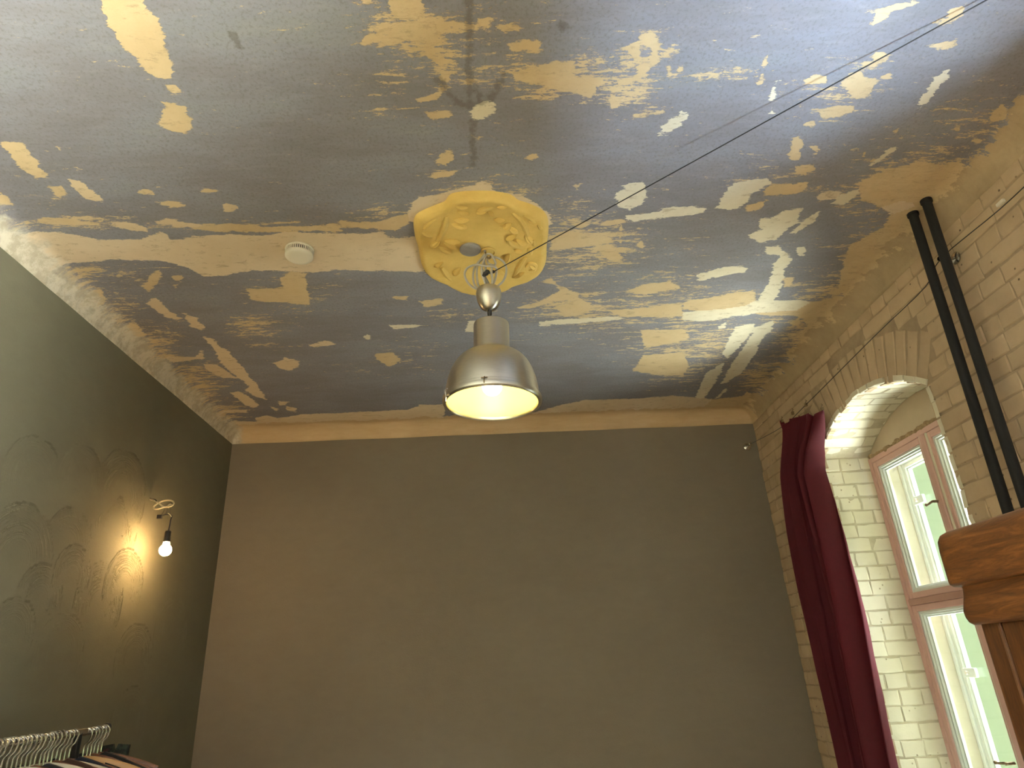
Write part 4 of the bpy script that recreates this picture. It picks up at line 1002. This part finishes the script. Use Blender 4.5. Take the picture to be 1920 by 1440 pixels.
# ------------------------------------------------------------------ wooden cupboard at the right
XB, YE = 1.10, 1.60; YS = .62; XBK = 1.62
cup_ = empty('wooden_cupboard', (1.35, 1.1, 0), 'dark stained oak cupboard with heavy moulded cornice at the right edge', 'cupboard')
zb, zt_ = 1.652, 1.862
prof = [(-.02, 0), (.016, 0), (.024, .006), (.028, .016), (.029, .030), (.024, .048), (.019, .066), (.017, .078), (.018, .084), (.034, .086), (.040, .091), (.041, .098), (.041, .165), (.039, .190), (.031, .204), (.018, .210), (-.02, .210)]
def cornice_loop(p):          # rounded-corner path round the front and both ends
    pts = []; r = .03
    for cx_, cy_, a0 in ((XB + r, YS + r, 270), (XB + r, YE - r, 180)):
        pass
    path = [(XBK, YS - p)]
    for k in range(7):
        a = math.radians(270 - 90 * k / 6); path.append((XB + .012 + (p + .012) * math.cos(a), YS + .012 + (p + .012) * math.sin(a)))
    for k in range(7):
        a = math.radians(180 - 90 * k / 6); path.append((XB + .012 + (p + .012) * math.cos(a), YE - .012 + (p + .012) * math.sin(a)))
    path.append((XBK, YE + p)); return path
cb = MB(); rows = [cornice_loop(p) for p, _ in prof]; m = len(rows[0]); vs = []; fs = []
for (p, dz), row in zip(prof, rows): vs += [(x, y, zb + dz) for x, y in row]
for i in range(len(prof) - 1):
    for k in range(m - 1): fs.append((i*m+k, i*m+k+1, (i+1)*m+k+1, (i+1)*m+k))
fs.append(tuple(range(m - 1, -1, -1))); fs.append(tuple((len(prof) - 1) * m + k for k in range(m)))
cb.add(vs, fs).build('cornice', M['oak'], cup_, smooth=True)
MB().box((XB + .02, YS + .004, .08), (XBK, YE - .004, zb + .01)).build('carcass', M['oak_post'], cup_, bevel=.004)
MB().box((XB, YE - .062, .08), (XB + .021, YE, zb + .006)).build('corner_stile', M['oak_post'], cup_, bevel=.006)
MB().box((XB, YS, .08), (XB + .021, YS + .062, zb + .006)).build('corner_stile', M['oak_post'], cup_, bevel=.006)
ym = (YS + YE) / 2
for a, b_ in ((YS + .067, ym - .002), (ym + .002, YE - .067)):
    d = MB(); d.box((XB + .002, a, .10), (XB + .02, a + .07, zb)); d.box((XB + .002, b_ - .07, .10), (XB + .02, b_, zb)); d.box((XB + .002, a + .07, .10), (XB + .02, b_ - .07, .19)); d.box((XB + .002, a + .07, zb - .09), (XB + .02, b_ - .07, zb))
    do = d.build('door', M['oak_post'], cup_, bevel=.003)
    MB().box((XB + .012, a + .068, .188), (XB + .019, b_ - .068, zb - .088)).build('door_panel', M['oak_post'], do, bevel=.004)
    kk = MB().tube([(XB + .002, (b_ - .03) if b_ < ym else (a + .03), 1.0), (XB - .016, (b_ - .03) if b_ < ym else (a + .03), 1.0), (XB - .026, (b_ - .03) if b_ < ym else (a + .03), 1.0)], [.007, .008, .014], 14); kk.build('knob', M['brass'], do, smooth=True)
MB().box((XB - .012, YS - .012, 0), (XBK, YE + .012, .08)).build('plinth', M['oak_post'], cup_, bevel=.006)

# ------------------------------------------------------------------ clothes rack, hangers, clothes
RX = -1.50; ZRL = 1.478
rack = empty('clothes_rack', (RX, 2.2, 0), 'chrome clothes rail along the left wall, packed with hangers', 'clothes rack')
re_ = hit(198, 1374, 0, RX)
MB().tube([(RX, 1.25, ZRL), (RX, re_.y, ZRL)], .0125, 16).build('rail', M['chrome'], rack, smooth=True)
MB().ball((RX, re_.y + .004, ZRL + .006), (.016, .012, .016)).build('end_cap', M['black_plastic'], rack, smooth=True)
for y in (1.3, 2.66):
    MB().tube([(RX, y, ZRL), (RX, y, .04)], .0125, 12).build('upright', M['black_iron'], rack, smooth=True)
    MB().tube([(RX - .22, y, .02), (RX + .22, y, .02)], .0125, 12).build('foot', M['chrome'], rack, smooth=True)
def hook_mb(neck):
    """wire hook: over the rail, then down to the shoulders"""
    b = MB(); r = .0195; P = []
    for k in range(11):
        a = math.radians(200 - 215 * k / 10); P.append((r * math.cos(a), 0, r * math.sin(a)))
    P += [(.014, 0, -.022), (.003, 0, -.034), (0, 0, -.045), (0, 0, -.045 - neck)]
    b.tube(smoothpts(P, 2), .0028, 6); return b
def hanger_wide(neck, th=.011, hh=.021, w=.21):
    b = MB(); top = -.045 - neck; vs = []; fs = []; N = 13
    for i in range(N):
        t = -1 + 2 * i / (N - 1); x = t * w; z = top - .055 * abs(t) ** 1.5 - .002; y = .018 * t * t
        e = 1 - .45 * abs(t) ** 3
        for dy, dz in ((-th, -hh), (th, -hh), (th, -.003), (.004, hh * .35), (-.004, hh * .35), (-th, -.003)): vs.append((x, y + dy * e, z + dz * e))
    for i in range(N - 1):
        for k in range(6): fs.append((i*6+k, i*6+(k+1) % 6, (i+1)*6+(k+1) % 6, (i+1)*6+k))
    fs.append(tuple(range(5, -1, -1))); fs.append(tuple((N-1)*6+k for k in range(6)))
    return b.add(vs, fs)
def hanger_wire(neck, w=.20):
    b = MB(); top = -.045 - neck
    b.tube(smoothpts([(0, 0, top), (.06, 0, top - .030), (w, 0, top - .095), (w - .01, 0, top - .108), (0, 0, top - .110), (-w + .01, 0, top - .108), (-w, 0, top - .095), (-.06, 0, top - .030)], 3, True), .0022, 6, closed=True); return b
proto = {}
def hanger(kind, y, yaw, dz, label, group, neck=.03):
    key = kind
    if key not in proto:
        r_ = empty('clothes_hanger', (0, 0, 0))
        hk_ = hook_mb(neck).build('hook', M['chrome'], None, smooth=True); hk_.parent = r_
        mt = {'brown': M['hanger_wood'], 'pale': M['hanger_white'], 'tan': M['hanger_tan'], 'wire': M['chrome']}[kind]
        sb = (hanger_wire(neck) if kind == 'wire' else hanger_wide(neck)).build('shoulders', mt, None, smooth=True); sb.parent = r_
        proto[key] = r_; o = r_
    else:
        src = proto[key]; o = src.copy(); COL.objects.link(o)
        for ch in list(src.children):
            c_ = ch.copy(); COL.objects.link(c_); c_.parent = o
    o.location = (RX, y, ZRL + dz - .005); o.rotation_euler = (0, 0, yaw)
    tag(o, label, 'hanger', group); return o
GARC = {'black': simple('black_cloth', (.012, .011, .012), (.007, .007, .008), .9, 0, 60, .3), 'grey': simple('grey_cloth', (.10, .095, .085), None, .9, 0, 60, .3), 'brown': simple('brown_cloth', (.05, .020, .010), None, .9, 0, 60, .3),
        'beige': simple('beige_cloth', (.36, .31, .22), (.30, .26, .18), .9, 0, 60, .3), 'navy': simple('navy_cloth', (.014, .017, .028), None, .9, 0, 60, .3), 'olive': simple('olive_cloth', (.08, .075, .045), None, .9, 0, 60, .3)}
def floral():
    m, nt, b_ = new_mat('floral_cloth'); p = obj_n(nt)
    v = nt.nodes.new('ShaderNodeTexVoronoi'); v.inputs['Scale'].default_value = 38; lk(nt, p, v.inputs['Vector'])
    g = step_n(nt, noise_n(nt, p, 45, 4, .7), .48, .56)
    c = mix_n(nt, g, (.008, .009, .008), (.024, .038, .022))
    spot = math_n(nt, 'MULTIPLY', step_n(nt, v.outputs['Distance'], .35, .22), step_n(nt, noise_n(nt, p, 17, 2, .5), .52, .58))
    c = mix_n(nt, spot, c, (.085, .020, .022))
    lk(nt, c, b_.inputs['Base Color']); b_.inputs['Roughness'].default_value = .85; return m
GARC['floral'] = floral()
def garment(y, yaw, dz, col, w, drop, label, seed, neck=.03, length=.75, group=None):
    r = random.Random(seed); N, K = 21, 12; top = ZRL + dz - .045 - neck; b = MB()
    ca, sa = math.cos(yaw), math.sin(yaw); ring = []
    for j in range(K + 1):
        v = j / K
        for side in (1, -1):
            for i in range(N):
                t = -1 + 2 * i / (N - 1)
                zz0 = top + .006 - drop * abs(t) ** 1.35 - .028 * max(0, 1 - abs(t) * 5)
                zlow = top - length
                z = zz0 + (zlow - zz0) * v ** 1.1
                x = t * w * (1 + .05 * v); th = .0065 + .002 * math.sin(t * 9 + seed + v * 3) * min(1, 3 * v)
                yy = side * th * (1 - .8 * abs(t) ** 6) if v > 0 else side * .007
                X = x * ca - yy * sa; Y = x * sa + yy * ca
                b.v.append((RX + X, y + Y + .002 * math.sin(v * 6 + seed), z))
    def id_(j, s_, i): return (j * 2 + s_) * N + i
    for j in range(K):
        for s_ in (0, 1):
            for i in range(N - 1): b.f.append((id_(j, s_, i), id_(j, s_, i+1), id_(j+1, s_, i+1), id_(j+1, s_, i)))
        for i in (0, N - 1): b.f.append((id_(j, 0, i), id_(j+1, 0, i), id_(j+1, 1, i), id_(j, 1, i)))
    for i in range(N - 1): b.f.append((id_(0, 0, i), id_(0, 1, i), id_(0, 1, i+1), id_(0, 0, i+1)))
    return tag(b.build('hanging_garment', GARC[col], None, smooth=True), label, 'garment', group)
y = re_.y - .012
lab = {'brown': 'dark brown varnished hanger', 'pale': 'pale wooden hanger', 'tan': 'light tan wooden hanger', 'wire': 'thin chrome wire hanger'}
seq = [('brown', None), ('wire', None), ('brown', 'black'), ('wire', 'black'), ('tan', 'black'), ('wire', None), ('brown', 'navy'), ('pale', 'beige'), ('wire', None), ('brown', 'brown'), ('wire', 'black'), ('pale', None),
       ('wire', 'grey'), ('wire', None), ('brown', 'black'), ('wire', None), ('pale', 'grey'), ('wire', 'olive'), ('wire', None), ('pale', 'black'), ('wire', None), ('wire', 'grey'), ('pale', None), ('wire', 'black'), ('wire', None), ('pale', 'navy'), ('wire', None), ('wire', 'black')]
ords = ['first', 'second', 'third', 'fourth', 'fifth', 'sixth', 'seventh', 'eighth', 'ninth', 'tenth', 'eleventh', 'twelfth', 'thirteenth', 'fourteenth', 'fifteenth', 'sixteenth', 'seventeenth']
cnt = {}
for i, (kd, gc) in enumerate(seq):
    n_ = cnt.get(kd, 0); cnt[kd] = n_ + 1
    if abs(y - 2.66) < .03: y = 2.625
    yaw = rnd.uniform(-.015, .015) + .05; dz = rnd.uniform(-.004, .002)
    if kd == 'wire': l_, g_ = f'thin chrome wire hanger, {ords[n_]} wire one from the far end of the rail', 'wire hangers on the clothes rail'
    else: l_, g_ = f'{lab[kd]}, {ords[n_]} of its colour from the far end of the rail', 'wooden hangers on the clothes rail'
    hanger(kd, y, yaw, dz, l_, g_)
    if gc:
        g2 = cnt.get('g' + gc, 0); cnt['g' + gc] = g2 + 1
        garment(y, yaw, dz - (.010 if kd in ('tan', 'pale') else -.006 if kd == 'brown' else .004), gc, .205, .075 if kd != 'wire' else .10, f'{gc} garment on a hanger, {ords[g2]} {gc} one from the far end of the rail', i, group='clothes on the rail')
    y -= rnd.uniform(.019, .027)
ft = hit(219, 1394, 1, re_.y + .03)
fg = garment(re_.y + .03, .05, ft.z + .06 - .006 - ZRL, 'floral', .050, .006, 'dark green garment with red flowers at the far end of the clothes rail', 99, .015, .8)
fg.location.x = ft.x - RX
